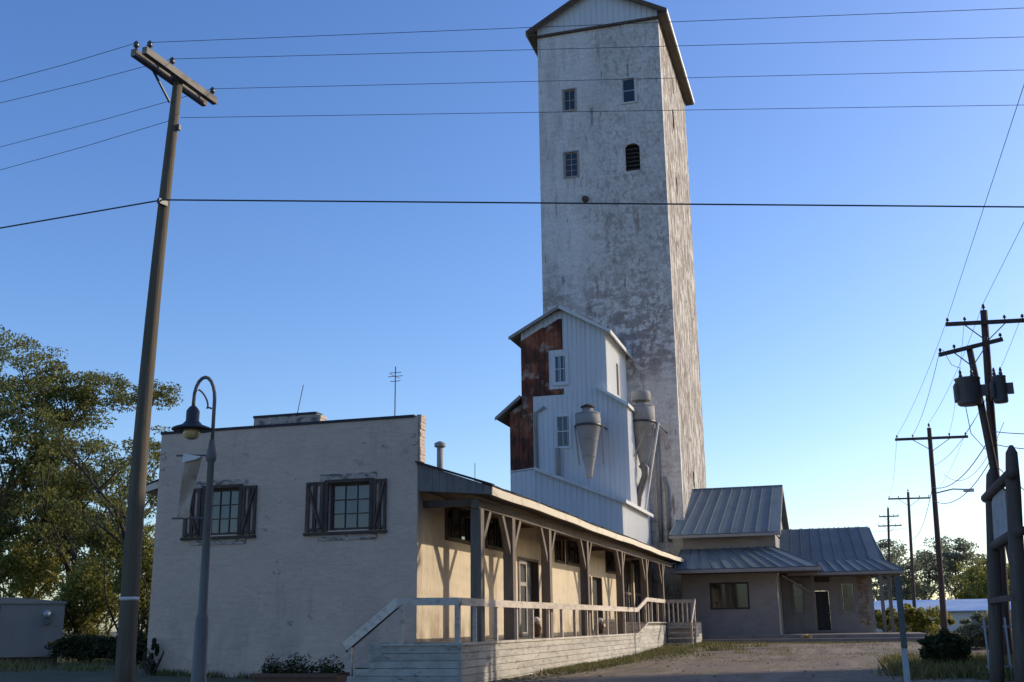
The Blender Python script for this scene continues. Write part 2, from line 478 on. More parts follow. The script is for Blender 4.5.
def thing(name, loc, label, cat, group=None):
    e = bpy.data.objects.new(name, None)
    e.empty_display_size = 0.3
    col.objects.link(e)
    e.location = loc
    WO[e.name] = Vector(loc)
    return tag(e, label, cat, group)


def struct(o, kind='structure'):
    o['kind'] = kind
    return o


def share(src, name, loc, parent):
    """another piece with the same mesh, its origin at world loc"""
    c = bpy.data.objects.new(name, src.data)
    col.objects.link(c)
    WO[c.name] = Vector(loc)
    c.parent = parent
    c.location = Vector(loc)-WO[parent.name]
    c.rotation_euler = src.rotation_euler
    return c


def wall(mb, axis, c, u0, u1, v0, v1, holes, t):
    """flat wall with rectangular openings and reveals. axis 'X': runs along X at y=c, body behind it at y=c+t.
    axis 'Y': runs along Y at x=c, body at x=c+t"""
    us = sorted({u0, u1, *[h[0] for h in holes], *[h[1] for h in holes]})
    vv = sorted({v0, v1, *[h[2] for h in holes], *[h[3] for h in holes]})

    def solid(i, j):
        if i < 0 or j < 0 or i >= len(us)-1 or j >= len(vv)-1:
            return False
        cu, cv = (us[i]+us[i+1])/2, (vv[j]+vv[j+1])/2
        return not any(h[0] < cu < h[1] and h[2] < cv < h[3] for h in holes)

    def P(u, v, k):
        return (u, c+k, v) if axis == 'X' else (c+k, u, v)
    for i in range(len(us)-1):
        for j in range(len(vv)-1):
            if not solid(i, j):
                continue
            a, b, e, d = us[i], us[i+1], vv[j], vv[j+1]
            mb.quad(P(a, e, 0), P(b, e, 0), P(b, d, 0), P(a, d, 0))
            mb.quad(P(a, d, t), P(b, d, t), P(b, e, t), P(a, e, t))
            if not solid(i-1, j):
                mb.quad(P(a, e, 0), P(a, d, 0), P(a, d, t), P(a, e, t))
            if not solid(i+1, j):
                mb.quad(P(b, e, 0), P(b, e, t), P(b, d, t), P(b, d, 0))
            if not solid(i, j-1):
                mb.quad(P(a, e, 0), P(a, e, t), P(b, e, t), P(b, e, 0))
            if not solid(i, j+1):
                mb.quad(P(a, d, 0), P(b, d, 0), P(b, d, t), P(a, d, t))
    return mb


def abox(mb, axis, c, u0, u1, v0, v1, k0, k1):
    """box in wall coordinates: u along the wall, v up, k outward(-)/inward(+) from the face"""
    if axis == 'X':
        return mb.box(u0, u1, c+k0, c+k1, v0, v1)
    return mb.box(c+k0, c+k1, u0, u1, v0, v1)


def window(parent, axis, c, u0, u1, v0, v1, inward, cols=2, rows=2, glass=None, frame=None, depth=0.12, fw_=0.05, trim=0.0, mun=0.025, proud=False):
    """one window: frame, panes, muntins as sub-parts. inward = +1/-1 direction into the building along the normal"""
    s = inward
    d0 = (-0.05 if proud else depth)*s
    d1 = d0+0.06*s
    g0 = d0+0.03*s
    g1 = d0+0.04*s
    fr = MB()
    abox(fr, axis, c, u0, u1, v0, v0+fw_, d0, d1)
    abox(fr, axis, c, u0, u1, v1-fw_, v1, d0, d1)
    abox(fr, axis, c, u0, u0+fw_, v0+fw_, v1-fw_, d0, d1)
    abox(fr, axis, c, u1-fw_, u1, v0+fw_, v1-fw_, d0, d1)
    w = fr.build('window', frame or m_white, parent)
    iu0, iu1, iv0, iv1 = u0+fw_, u1-fw_, v0+fw_, v1-fw_
    for i in range(cols):
        for j in range(rows):
            a = iu0+(iu1-iu0)*i/cols
            b = iu0+(iu1-iu0)*(i+1)/cols
            e = iv0+(iv1-iv0)*j/rows
            f = iv0+(iv1-iv0)*(j+1)/rows
            abox(MB(), axis, c, a, b, e, f, g0, g1)
            mb = MB()
            abox(mb, axis, c, a+0.002, b-0.002, e+0.002, f-0.002, g0, g1)
            pane = mb.build('pane', glass or m_glass, w)
            ax = Vector((0, 0, 1)) if random.random() < 0.5 else (Vector((1, 0, 0)) if axis == 'X' else Vector((0, 1, 0)))
            pane.rotation_mode = 'AXIS_ANGLE'
            pane.rotation_axis_angle = (R(random.uniform(-0.7, 0.7)), *ax)
    for i in range(1, cols):
        a = iu0+(iu1-iu0)*i/cols
        mb = MB()
        abox(mb, axis, c, a-mun/2, a+mun/2, iv0, iv1, d0+0.005*s, d1-0.012*s)
        mb.build('muntin', frame or m_white, w)
    for j in range(1, rows):
        a = iv0+(iv1-iv0)*j/rows
        mb = MB()
        abox(mb, axis, c, iu0, iu1, a-mun/2, a+mun/2, d0+0.007*s, d1-0.014*s)
        mb.build('muntin', frame or m_white, w)
    if trim:
        tr = MB()
        abox(tr, axis, c, u0-trim, u0, v0-trim, v1+trim, -0.045*s if not proud else -0.07*s, d1 if proud else 0.02*s)
        abox(tr, axis, c, u1, u1+trim, v0-trim, v1+trim, -0.045*s if not proud else -0.07*s, d1 if proud else 0.02*s)
        abox(tr, axis, c, u0, u1, v1, v1+trim, -0.04*s if not proud else -0.065*s, d1 if proud else 0.02*s)
        abox(tr, axis, c, u0, u1, v0-trim, v0, -0.06*s if not proud else -0.085*s, d1 if proud else 0.02*s)
        tr.build('casing', frame or m_white, w)
    return w


def ribbed(axis, c, s, u0, u1, bot, top, pitch=0.3, rib=0.05, h=0.035, back=0.06):
    """ribbed sheet: plane plus standing ribs; bot/top functions of u. s=+1/-1 direction inwards"""
    mb = MB()

    def P(u, v, k):
        return (u, c+k, v) if axis == 'X' else (c+k, u, v)
    n = max(1, round((u1-u0)/pitch))
    for i in range(n):
        a = u0+(u1-u0)*i/n
        b = u0+(u1-u0)*(i+1)/n
        r = a+rib
        # rib (proud), then pan
        mb.quad(P(a, bot(a), 0), P(a+rib*0.3, bot(a), -h*s), P(a+rib*0.3, top(a+rib*0.3), -h*s), P(a, top(a), 0))
        mb.quad(P(a+rib*0.3, bot(a), -h*s), P(a+rib*0.7, bot(r), -h*s), P(a+rib*0.7, top(a+rib*0.7), -h*s), P(a+rib*0.3, top(a+rib*0.3), -h*s))
        mb.quad(P(a+rib*0.7, bot(r), -h*s), P(r, bot(r), 0), P(r, top(r), 0), P(a+rib*0.7, top(a+rib*0.7), -h*s))
        mb.quad(P(r, bot(r), 0), P(b, bot(b), 0), P(b, top(b), 0), P(r, top(r), 0))
    mb.quad(P(u0, bot(u0), back*s), P(u1, bot(u1), back*s), P(u1, top(u1), back*s), P(u0, top(u0), back*s))
    return mb


def leaves(mb, c, rad, n, size, flat=0.0):
    c = Vector(c)
    for _ in range(n):
        while True:
            p = Vector((random.uniform(-1, 1), random.uniform(-1, 1), random.uniform(-1, 1)))
            if p.length < 1:
                break
        p = Vector((p.x*rad[0], p.y*rad[1], p.z*rad[2]))+c
        s_ = size*random.uniform(0.6, 1.3)
        a = Vector((random.gauss(0, 1), random.gauss(0, 1), random.gauss(0, 1))).normalized()
        b = a.orthogonal().normalized()
        b = Matrix.Rotation(random.uniform(0, 6.28), 3, a) @ b
        d_ = a.cross(b)
        mb.add([p-b*s_, p-d_*s_*0.42, p+b*s_, p+d_*s_*0.42], [(0, 1, 2, 3)])


# ------------------------------------------------------------------ ground
def smooth(a, b, x):
    t = max(0, min(1, (x-a)/(b-a)))
    return t*t*(3-2*t)


def gz(x, y):
    z = 0.12 + 0.16*smooth(6, 20, y) + 0.32*smooth(38, 57, y)
    z += 0.18*smooth(-11, -18, x)*smooth(16, 24, y)
    return z


gm = MB()
xs = [-900, -400, -200, -120, -80, -60, -48] + [-40+2*i for i in range(41)] + [50, 70, 100, 160, 300, 600, 900]
ys = [-300, -120, -60, -30] + [-20+2*i for i in range(51)] + [90, 105, 130, 170, 240, 400, 800, 1600, 2600]
for y in ys:
    for x in xs:
        gm.v.append(Vector((x, y, gz(x, y) + (0.0 if -42 < x < 42 and y < 80 else -0.0))))
nx = len(xs)
for j in range(len(ys)-1):
    for i in range(nx-1):
        a = j*nx+i
        gm.f.append((a, a+1, a+1+nx, a+nx))
struct(gm.build('ground', m_soil, origin=(0, 0, 0)))


def sheet(name, poly_fn, x0, x1, y0, y1, step, mat, lift):
    mb = MB()
    nxx = int((x1-x0)/step)+1
    nyy = int((y1-y0)/step)+1
    idx = {}
    for j in range(nyy):
        for i in range(nxx):
            x = x0+(x1-x0)*i/(nxx-1)
            y = y0+(y1-y0)*j/(nyy-1)
            fx, fy = poly_fn(x, y)
            mb.v.append(Vector((fx, fy, gz(fx, fy)+lift)))
    for j in range(nyy-1):
        for i in range(nxx-1):
            a = j*nxx+i
            mb.f.append((a, a+1, a+1+nxx, a+nxx))
    return struct(mb.build(name, mat, origin=(0, 0, 0)))


# the street in front runs from left to right and away to the right
def road_y(x):
    return 22.4 + 0.10*x + 0.004*max(0, x+6)**2 if x > -30 else 22.4-3.0


def road_fn(x, y):
    return x, y if y < 0 else y*road_y(x)/22.0


sheet('road', road_fn, -90, 60, -14, 22, 2.0, m_asphalt, 0.012)


def lot_fn(x, y):
    t = (y-22)/36.0
    y0 = road_y(x)-0.2
    return x+0.25*math.sin(y*0.9), y0+(57.7-y0)*t + 0.15*math.sin(x*1.3)


sheet('gravel_lot', lot_fn, -7.3, 30, 22, 58, 1.5, m_gravel, 0.008)

# ------------------------------------------------------------------ front freight house
HX0, HX1, HY0, HY1 = -17.45, -10.0, 25.54, 60.5
house = thing('freight_house', ((HX0+HX1)/2, 43, 0.3), 'long low grey and cream freight house with flat parapet front and side porch', 'building')
WZ0, WZ1 = 3.9, 5.2
wins = [(-15.98, -14.98, WZ0+0.04, WZ1-0.04), (-12.42, -11.28, WZ0+0.04, WZ1-0.06)]
fr = wall(MB(), 'X', HY0, HX0, HX1, -0.2, 6.70, wins, 0.34)
fr.build('front_wall', m_front, house)
cp = MB().box(HX0-0.02, HX1-0.1, HY0-0.03, HY0+0.37, 6.70, 6.77)
cp.build('coping', m_coping, house)
pc = MB().box(-14.66, -12.80, HY0+0.004, HY0+0.36, 6.771, 6.97)
pc.build('raised_parapet', m_worn, house)
MB().box(-14.68, -12.84, HY0-0.02, HY0+0.38, 6.971, 7.03).build('coping', m_coping, house)
# exposed brick ends, each brick a piece
bk = MB().box(-0.06, 0.06, -0.17, 0.17, 0, 0.085).build('brick', m_brick, house)
bk0 = None
for k in range(13):
    z = 5.58+k*0.092
    if bk0 is None:
        bk.location = Vector((HX1+0.01, HY0+0.20, z))-WO[house.name]
        WO[bk.name] = Vector((HX1+0.01, HY0+0.20, z))
        bk0 = bk
    else:
        share(bk0, 'brick', (HX1+0.005+random.uniform(-0.015, 0.02), HY0+0.20+random.uniform(-0.01, 0.01), z), house)
for k, (bx, bz) in enumerate([(-17.36, 6.15), (-17.34, 6.02), (-17.36, 5.72), (-10.13, 6.2), (-10.10, 6.0)]):
    b2 = share(bk0, 'brick', (bx, HY0+0.14, bz), house)
for k in range(2):
    share(bk0, 'brick', (-12.79+0.01*k, HY0+0.19, 6.775+0.09*k), house)
# lintel and sill bands
for a, b in ((-16.35, -14.75), (-12.66, -11.1)):
    MB().box(a, b, HY0-0.018, HY0+0.05, 5.21, 5.37).build('lintel', m_worn, house)
    MB().box(a-0.03, b+0.02, HY0-0.03, HY0+0.05, 3.69, 3.83).build('sill', m_worn, house)
for u0, u1, v0, v1 in wins:
    window(house, 'X', HY0, u0, u1, v0, v1, 1, cols=3, rows=3, glass=m_glasspale, frame=m_darkwood, depth=0.14, fw_=0.07)
    # the dark timber surround nailed on the face
    tr = MB()
    tr.box(u0-0.10, u0, HY0-0.04, HY0+0.02, v0-0.02, v1+0.08)
    tr.box(u1, u1+0.10, HY0-0.04, HY0+0.02, v0-0.02, v1+0.08)
    tr.box(u0, u1, HY0-0.045, HY0+0.02, v1, v1+0.08)
    tr.build('window_surround', m_darkwood, house)
shut = [(-16.58, -16.10, 1), (-14.86, -14.46, -1), (-13.03, -12.54, 1), (-11.16, -10.82, -1)]
for x0, x1, sg in shut:
    sh = MB().box(x0, x1, HY0-0.05, HY0-0.015, WZ1-0.10, WZ1-0.02).build('shutter', m_darkwood, house)
    w = x1-x0
    for i in range(3):
        a = x0+w*(i*0.405)
        MB().box(a, a+w*0.19, HY0-0.06, HY0-0.012, WZ0+0.02, WZ1-0.02).build('slat', m_darkwood, sh)
    MB().box(x0, x1, HY0-0.05, HY0-0.015, WZ0+0.04, WZ0+0.11).build('rail', m_darkwood, sh)
    MB().beam((x0+0.05 if sg < 0 else x1-0.05, HY0-0.075, WZ0+0.1), (x1-0.05 if sg < 0 else x0+0.05, HY0-0.075, WZ1-0.1), 0.05, 0.07, (0, 1, 0)).build('brace', m_darkwood, sh)
MB().box(-16.62, -14.44, HY0-0.09, HY0+0.02, WZ0-0.07, WZ0+0.0).build('window_ledge', m_darkwood, house)
MB().box(-13.06, -10.80, HY0-0.09, HY0+0.02, WZ0-0.07, WZ0+0.0).build('window_ledge', m_darkwood, house)
MB().box(-15.9, -15.2, HY0+0.21, HY0+0.24, WZ0+0.05, WZ0+0.5).build('curtain', m_white, house)

# side wall to the porch
MB().box(HX1+0.001, HX1+0.012, HY0+0.006, HY0+0.345, 1.2, 5.5).build('corner_render', m_stucco, house)
DZ = 1.2
ZT, ZB = 4.78, 3.83
pw = [(27.63, 29.95, ZB, ZT), (31.1, 32.95, ZB, ZT), (39.3, 40.6, ZB, ZT), (41.05, 43.9, ZB, ZT), (48.3, 51.2, ZB, ZT)]
doors = [(34.4, 36.9, DZ, 3.72), (45.2, 47.3, DZ, 3.56), (51.9, 54.9, 1.65, 4.6), (55.2, 59.9, 1.65, 4.6)]
sw = wall(MB(), 'Y', HX1, HY0+0.342, HY1, -0.2, 5.53, pw+doors, -0.3)
sw.build('side_wall', m_stucco, house)
for h in pw:
    window(house, 'Y', HX1, *h, -1, cols=3 if h[1]-h[0] > 1.6 else 2, rows=1, glass=m_glass, frame=m_darkwood, depth=0.08, fw_=0.07, trim=0.06)
for i, h in enumerate(doors):
    d = MB().box(HX1-0.22, HX1-0.17, h[0]+0.05, h[1]-0.05, h[2]+0.01, h[3]-0.05).build('door', m_door, house)
    if i < 2:
        fm = MB()
        for a in (h[0], h[1]-0.08):
            fm.box(HX1-0.2, HX1+0.03, a, a+0.08, h[2], h[3])
        fm.box(HX1-0.2, HX1+0.03, h[0]+0.08, h[1]-0.08, h[3]-0.08, h[3])
        fm.build('door_frame', m_wood, d)
        MB().box(HX1-0.17, HX1-0.13, h[1]-0.25, h[1]-0.15, h[2]+1.0, h[2]+1.1).build('door_handle', m_ironblack, d)
    else:
        fm = MB()
        n = 4
        for k in range(n+1):
            a = h[0]+0.05+(h[1]-h[0]-0.2)*k/n
            fm.box(HX1-0.17, HX1-0.10, a, a+0.10, h[2], h[3]-0.05)
        fm.box(HX1-0.165, HX1-0.11, h[0]+0.1, h[1]-0.1, h[2]+1.3, h[2]+1.42)
        fm.build('door_frame', m_wood, d)
        MB().box(HX1-0.10, HX1-0.06, (h[0]+h[1])/2-0.1, (h[0]+h[1])/2, h[2]+1.0, h[2]+1.12).build('door_handle', m_white, d)
# white screen leaf standing open at the first door
sc = MB()
sc.box(HX1-0.02, HX1+0.03, 34.5, 34.62, DZ+0.03, 3.62)
sc.box(HX1-0.02, HX1+0.03, 35.28, 35.40, DZ+0.03, 3.62)
for z in (DZ+0.03, DZ+0.9, DZ+1.6, 3.5):
    sc.box(HX1-0.015, HX1+0.025, 34.62, 35.28, z, z+0.12)
sc.build('screen_door', m_greywall, house)
MB().box(HX1+0.035, HX1+0.06, 45.0, 45.2, DZ, 3.5).build('door_board', m_stucco, house)
# hidden sides and roof
MB().box(HX0+0.01, HX0+0.3, HY0+0.345, HY1-0.01, -0.2, 5.5).build('rear_side_wall', m_front, house)
MB().box(HX0+0.31, HX1-0.31, HY1-0.3, HY1-0.01, -0.2, 5.5).build('end_wall', m_front, house)
MB().box(HX0+0.01, HX1-0.31, HY0+0.345, HY1-0.02, 5.51, 5.62).build('flat_roof', m_shingle, house)
MB().box(HX0+0.4, HX0+0.5, HY0+0.4, HY1-0.4, 0.2, 1.1).build('floor', m_dark, house)
# shed roof along the left side
lr = MB().prism([(HX0-0.75, HY0+0.42, 5.34), (HX0-0.002, HY0+0.42, 5.58), (HX0-0.002, HY0+0.42, 5.66), (HX0-0.75, HY0+0.42, 5.42)], (0, 26, 0))
lr.build('left_shed_roof', m_shingle, house)
MB().prism([(HX0-0.78, HY0+0.36, 5.18), (HX0-0.004, HY0+0.36, 5.36), (HX0-0.004, HY0+0.36, 5.56), (HX0-0.78, HY0+0.36, 5.34)], (0, 0.05, 0)).build('left_barge_board', m_fascia, house)
MB().box(HX0-0.79, HX0-0.752, HY0+0.42, HY0+26.4, 5.2, 5.42).build('left_fascia', m_fascia, house)

# porch roof
EX = -8.05
RY0, RY1 = HY0-0.02, 60.3
slope = (5.53-4.86)/(HX1-EX)          # negative direction


def eave_dz(y):
    return 0.016*math.sin(y*0.45)+0.009*math.sin(y*1.3+1)


n = 40
rm = MB()
for i in range(n+1):
    y = RY0+(RY1-RY0)*i/n
    dz = eave_dz(y)
    rm.v += [Vector((HX1, y, 5.53)), Vector((EX-0.02, y, 4.87+dz)), Vector((EX-0.02, y, 4.80+dz)), Vector((HX1, y, 5.46))]
for i in range(n):
    for k in range(4):
        a = i*4+k
        b = i*4+(k+1) % 4
        rm.f.append((a, b, b+4, a+4))
rm.f += [(3, 2, 1, 0), tuple(n*4+k for k in range(4))]
proof = rm.build('porch_roof', m_shingle, house)
tb = MB()
y = RY0
while y < RY1-0.4:          # ragged shingle tabs showing over the eave edge
    w = random.uniform(0.2, 0.42)
    dz = eave_dz(y)+random.uniform(0.0, 0.02)
    h = random.uniform(0.02, 0.06)
    tb.prism([(EX-0.45, y, 5.02+dz), (EX+0.03, y, 4.86+dz), (EX+0.03, y, 4.86+h*0.6+dz), (EX-0.45, y, 5.03+h+dz)], (0, w*0.96, 0))
    y += w
struct(tb.build('shingle', m_shingle, proof), 'stuff')
fa = MB()
for i in range(n+1):
    y = RY0+(RY1-RY0)*i/n
    dz = eave_dz(y)
    for a, b in ((EX-0.018, 4.855), (EX+0.02, 4.855), (EX+0.02, 4.655), (EX-0.018, 4.655)):
        fa.v.append(Vector((a, y, b+dz)))
for i in range(n):
    for k in range(4):
        a = i*4+k
        b = i*4+(k+1) % 4
        fa.f.append((a, b, b+4, a+4))
fa.f += [(3, 2, 1, 0), tuple(n*4+k for k in range(4))]
fa.build('fascia', m_fascia, proof)
sf = MB()
for i in range(n+1):
    y = RY0+0.06+(RY1-RY0-0.06)*i/n
    sf.v += [Vector((HX1+0.01, y, 4.86)), Vector((EX-0.03, y, 4.665+eave_dz(y)))]
for i in range(n):
    sf.f.append((2*i, 2*i+2, 2*i+3, 2*i+1))
sf.build('soffit', m_soffit, proof)
# end boards of the porch roof, seen from the front
nb = 10
for i in range(nb):
    a = HX1+0.04+(EX-HX1-0.06)*i/nb
    b = HX1+0.04+(EX-HX1-0.06)*(i+1)/nb-0.006

    def tz(x):
        return 5.53+(x-HX1)/(EX-HX1)*(4.86-5.53)-0.01

    def bz(x):
        return 4.83+(x-HX1)/(EX-HX1)*(4.66-4.83)
    e = random.uniform(0, 0.012)
    MB().prism([(a, HY0-0.05+e, bz(a)), (b, HY0-0.05+e, bz(b)), (b, HY0-0.05+e, tz(b)), (a, HY0-0.05+e, tz(a))], (0, 0.03, 0)).build('gable_board', m_gableboard, proof)
MB().beam((HX1-0.02, HY0-0.04, 5.555), (EX+0.05, HY0-0.04, 4.885), 0.16, 0.05).build('rake_edge', m_shingle, proof)
# posts with forked braces
PX = -8.58
posts_y = [26.0, 28.75, 32.66, 37.85, 44.15, 49.85, 54.5]
MB().box(PX-0.10, PX+0.10, RY0+0.3, 60.1, 4.38, 4.60).build('porch_beam', m_soffit, house)
for i, y in enumerate(posts_y):
    z0 = DZ if y < 46 else 1.64
    w = 0.14
    p = MB()
    p.add([(PX-w, y-w, z0), (PX+w, y-w, z0), (PX+w, y+w, z0), (PX-w, y+w, z0), (PX-w*.95, y-w*.95, 4.38), (PX+w*.95, y-w*.95, 4.38), (PX+w*.95, y+w*.95, 4.38), (PX-w*.95, y+w*.95, 4.38)],
          [(0, 3, 2, 1), (4, 5, 6, 7), (0, 1, 5, 4), (1, 2, 6, 5), (2, 3, 7, 6), (3, 0, 4, 7)])
    po = p.build('porch_post', m_wood, house)
    for sgn in (-1, 1):
        if i == 0 and sgn < 0:
            continue
        MB().beam((PX+0.02, y+sgn*0.10, 3.42), (PX+0.02, y+sgn*0.86, 4.42), 0.15, 0.13, (1, 0, 0)).build('brace', m_wood, po)
    MB().box(HX1+0.02, PX-0.11, y-0.08, y+0.08, 4.45, 4.63).build('tie_beam', m_darkwood, po)

# ------------------------------------------------------------------ timber deck, steps and railings
DX, DY0, DYR, DYE = -8.3, 23.95, 46.2, 53.8
PZ = 1.64
deck = thing('timber_deck', (DX, 38, 0.25), 'flaking white timber deck with steps, ramp and railing along the porch', 'deck')
MB().box(HX1+0.004, DX-0.03, HY0+0.01, 46.2, DZ-0.12, DZ-0.005).build('deck_floor', m_wood, deck)
MB().box(-10.2, DX-0.03, DY0+0.03, HY0-0.004, DZ-0.12, DZ-0.004).build('landing_floor', m_wood, deck)
MB().prism([(HX1+0.004, 46.2, DZ-0.005), (HX1+0.004, 48.7, PZ-0.005), (HX1+0.004, 48.7, PZ-0.13), (HX1+0.004, 46.2, DZ-0.12)], (DX-0.03-HX1-0.004, 0, 0)).build('ramp_floor', m_wood, deck)
MB().box(HX1+0.004, DX-0.03, 48.7, 60.2, PZ-0.12, PZ-0.005).build('upper_floor', m_wood, deck)
nb = 6
bh = (DZ-0.06-0.16)/nb
ends = [DY0+0.002, 25.2, 29.6, 34.5, 39.1, 43.4, 46.6]
for r_ in range(nb):
    z = 0.16+r_*bh
    es = ends[:2]+[e+(0.9 if r_ % 2 else -0.6) for e in ends[2:-1]]+[ends[-1]]
    for a, b in zip(es, es[1:]):
        e = random.uniform(-0.006, 0.006)
        MB().box(DX-0.025+e, DX+e, a+0.004, b-0.004, z+0.006, z+bh-0.004+random.uniform(-0.004, 0.002)).build('board', m_deckpaint, deck)
    # front face
    MB().box((-11.5, -11.18, -10.85, -10.52, -10.52, -10.19)[r_], DX-0.028, DY0+random.uniform(0, 0.008), DY0+0.028, z+0.006, z+bh-0.004).build('board', m_deckpaint, deck)
MB().box(DX-0.02, DX+0.03, DY0-0.02, 46.3, DZ-0.058, DZ+0.0).build('edge_board', m_deckpaint, deck)
MB().box(-10.22, DX-0.022, DY0-0.03, DY0+0.04, DZ-0.058, DZ+0.003).build('edge_board', m_deckpaint, deck)
MB().box(DX-0.06, DX+0.012, DY0-0.012, DY0+0.05, 0.1, DZ-0.06).build('corner_board', m_deckpaint, deck)
# ramp side boards
for k in range(9):
    z0 = 0.3+k*0.15
    ya = 46.62 if z0+0.14 < DZ else 46.2+(z0+0.14-DZ)/(PZ-DZ)*2.5
    if z0+0.14 > PZ:
        break
    MB().box(DX-0.025, DX+random.uniform(-0.004, 0.004), ya, 53.79, z0, z0+0.144).build('board', m_deckpaint, deck)
MB().prism([(DX-0.015, 46.2, DZ-0.05), (DX-0.015, 48.7, PZ-0.05), (DX-0.015, 48.7, PZ), (DX-0.015, 46.2, DZ+0.002)], (0.045, 0, 0)).build('edge_board', m_deckpaint, deck)
MB().box(DX-0.015, DX+0.03, 48.7, 53.8, PZ-0.05, PZ+0.004).build('edge_board', m_deckpaint, deck)
# steps going down to the left in front of the house
for k in range(4):
    z = DZ-0.24*(k+1)
    x1 = -10.2-0.33*k
    MB().box(x1-0.34, x1+0.03, DY0-0.01, HY0-0.1, z-0.05, z).build('tread', m_deckpaint, deck)
    MB().box(x1-0.025, x1, DY0+0.02, HY0-0.12, z+0.002, z+0.188).build('riser', m_deckpaint, deck)
MB().prism([(-10.2, HY0-0.09, 1.2), (-11.2, HY0-0.09, 1.2), (-11.2, HY0-0.09, 0.6), (-11.55, HY0-0.09, 0.2), (-10.2, HY0-0.09, 0.2)], (0, 0.04, 0)).build('wall_skirt', m_deckpaint, deck)
# railings
RZ = 2.18


def rail(p, q, mat=None):
    MB().beam(p, q, 0.045, 0.17).build('rail', mat or m_railpaint, deck)


def rpost(x, y, z0, z1, w=0.09):
    MB().box(x-w/2, x+w/2, y-w/2, y+w/2, z0, z1).build('baluster', m_railpaint, deck)


rx = DX-0.06
rail((rx+0.05, DY0+0.03, RZ-0.085), (rx+0.05, 29.9, RZ-0.085))
rail((rx+0.05, 29.91, RZ-0.08), (rx+0.05, 38.2, RZ-0.06))
rail((rx+0.05, 38.21, RZ-0.06), (rx+0.05, 46.25, RZ-0.05))
rail((rx+0.05, 46.25, RZ-0.05), (rx+0.05, 48.7, PZ+0.96))
rail((rx+0.05, 48.7, PZ+0.96), (rx+0.05, 53.85, PZ+0.96))
y = 25.2
while y < 46:
    rpost(rx-0.02, y+random.uniform(-0.06, 0.06), DZ, RZ-0.08, 0.085)
    y += 1.68
for y in (46.9, 48.6, 50.2, 51.9, 53.7):
    zz = DZ+(PZ-DZ)*max(0, min(1, (y-46.2)/2.5))
    rpost(rx-0.02, y, zz, zz+0.9, 0.085)
fy = DY0+0.06
rail((rx+0.02, fy-0.05, RZ-0.08), (-9.86, fy-0.05, RZ-0.06))
MB().beam((-9.84, fy-0.05, RZ-0.07), (-11.12, fy-0.05, 1.14), 0.06, 0.20).build('handrail', M('bare_grey_handrail', (0.74, 0.62, 0.50), [((0.45, 0.36, 0.29), (6, 2, 8), 0.5, 0.66, 0.7, 8)]), deck)
MB().beam((-9.84, fy-0.02, RZ-0.19), (-11.10, fy-0.02, 1.02), 0.04, 0.05).build('handrail_shade', m_darkwood, deck)  # dark strip standing in for the shaded underside of the handrail
rpost(DX-0.1, fy, DZ, RZ-0.09, 0.11)
rpost(-9.76, fy+0.0, DZ, RZ-0.09, 0.10)
rpost(-11.0, fy+0.0, 0.2, 1.2, 0.10)
# far landing with steps facing the yard
LX = -6.95
for k in range(8):
    MB().box(DX+0.03, LX, 53.9, 53.93, 0.36+k*0.158, 0.36+k*0.158+0.15).build('board', m_deckpaint, deck)
MB().box(DX+0.02, LX+0.03, 53.93, 56.4, PZ-0.06, PZ-0.001).build('landing_floor', m_wood, deck)
for k in range(8):
    MB().box(LX-0.03, LX, 53.94, 56.4, 0.36+k*0.158, 0.36+k*0.158+0.15).build('board', m_deckpaint, deck)
rail((DX, 53.95, PZ+0.95), (LX, 53.95, PZ+0.95))
for k in range(6):
    rpost(DX+0.12+k*0.22, 53.98, PZ, PZ+0.9, 0.06)
rpost(LX-0.02, 54.0, 0.5, PZ+1.0, 0.11)
rail((LX+0.06, 54.0, PZ+1.0), (LX+0.06, 52.2, 1.55))
rpost(LX+0.06, 52.25, 0.5, 1.6, 0.08)
for k in range(4):
    MB().box(DX+0.2, LX+0.0, 53.9-0.3*(k+1), 53.88-0.3*k, PZ-0.24*(k+1)-0.05, PZ-0.24*(k+1)).build('tread', m_deckpaint, deck)

# pots on the deck
def pot(x, y, label):
    t = thing('deck_jar', (x, y, DZ), label, 'jar')
    MB().lathe((x, y, DZ), [(0.09, 0), (0.15, 0.08), (0.17, 0.25), (0.12, 0.40), (0.08, 0.44)], 12).build('body', m_terracotta, t, True)
    MB().lathe((x, y, DZ), [(0.085, 0.442), (0.13, 0.50), (0.13, 0.56), (0.05, 0.62)], 12).build('lid', m_white, t, True)


pot(-9.55, 34.9, 'brown jar with white lid beside the white screen door')
pot(-9.6, 44.9, 'brown jar with white lid at the farther porch door')

# ------------------------------------------------------------------ tower
TX0, TX1, TY0, TY1 = -16.2, -8.3, 62.0, 74.2
TE = 38.75
tower = thing('grain_elevator_tower', ((TX0+TX1)/2, 68, 0.5), 'very tall weathered white grain elevator tower with gable roof', 'tower')
tw = [(-14.56, -13.8, 33.15, 34.55), (-10.78, -9.95, 33.1, 34.75), (-14.6, -13.75, 28.6, 30.25), (-10.75, -9.85, 28.5, 30.3)]
wall(MB(), 'X', TY0, TX0, TX1, 0.3, TE, tw, 0.35).build('front_wall', m_tower, tower)
side_open = [(66.6, 67.3, 33.2, 34.6), (66.7, 67.3, 28.6, 29.8), (67.2, 67.8, 9.6, 10.6), (67.6, 68.0, 36.2, 37.3)]
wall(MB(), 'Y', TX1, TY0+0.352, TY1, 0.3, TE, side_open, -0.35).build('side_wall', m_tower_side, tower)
MB().box(TX0+0.002, TX0+0.3, TY0+0.352, TY1, 0.3, TE).build('side_wall', m_tower, tower)
MB().box(TX0+0.31, TX1-0.36, TY1-0.3, TY1-0.002, 0.3, TE).build('rear_wall', m_tower, tower)
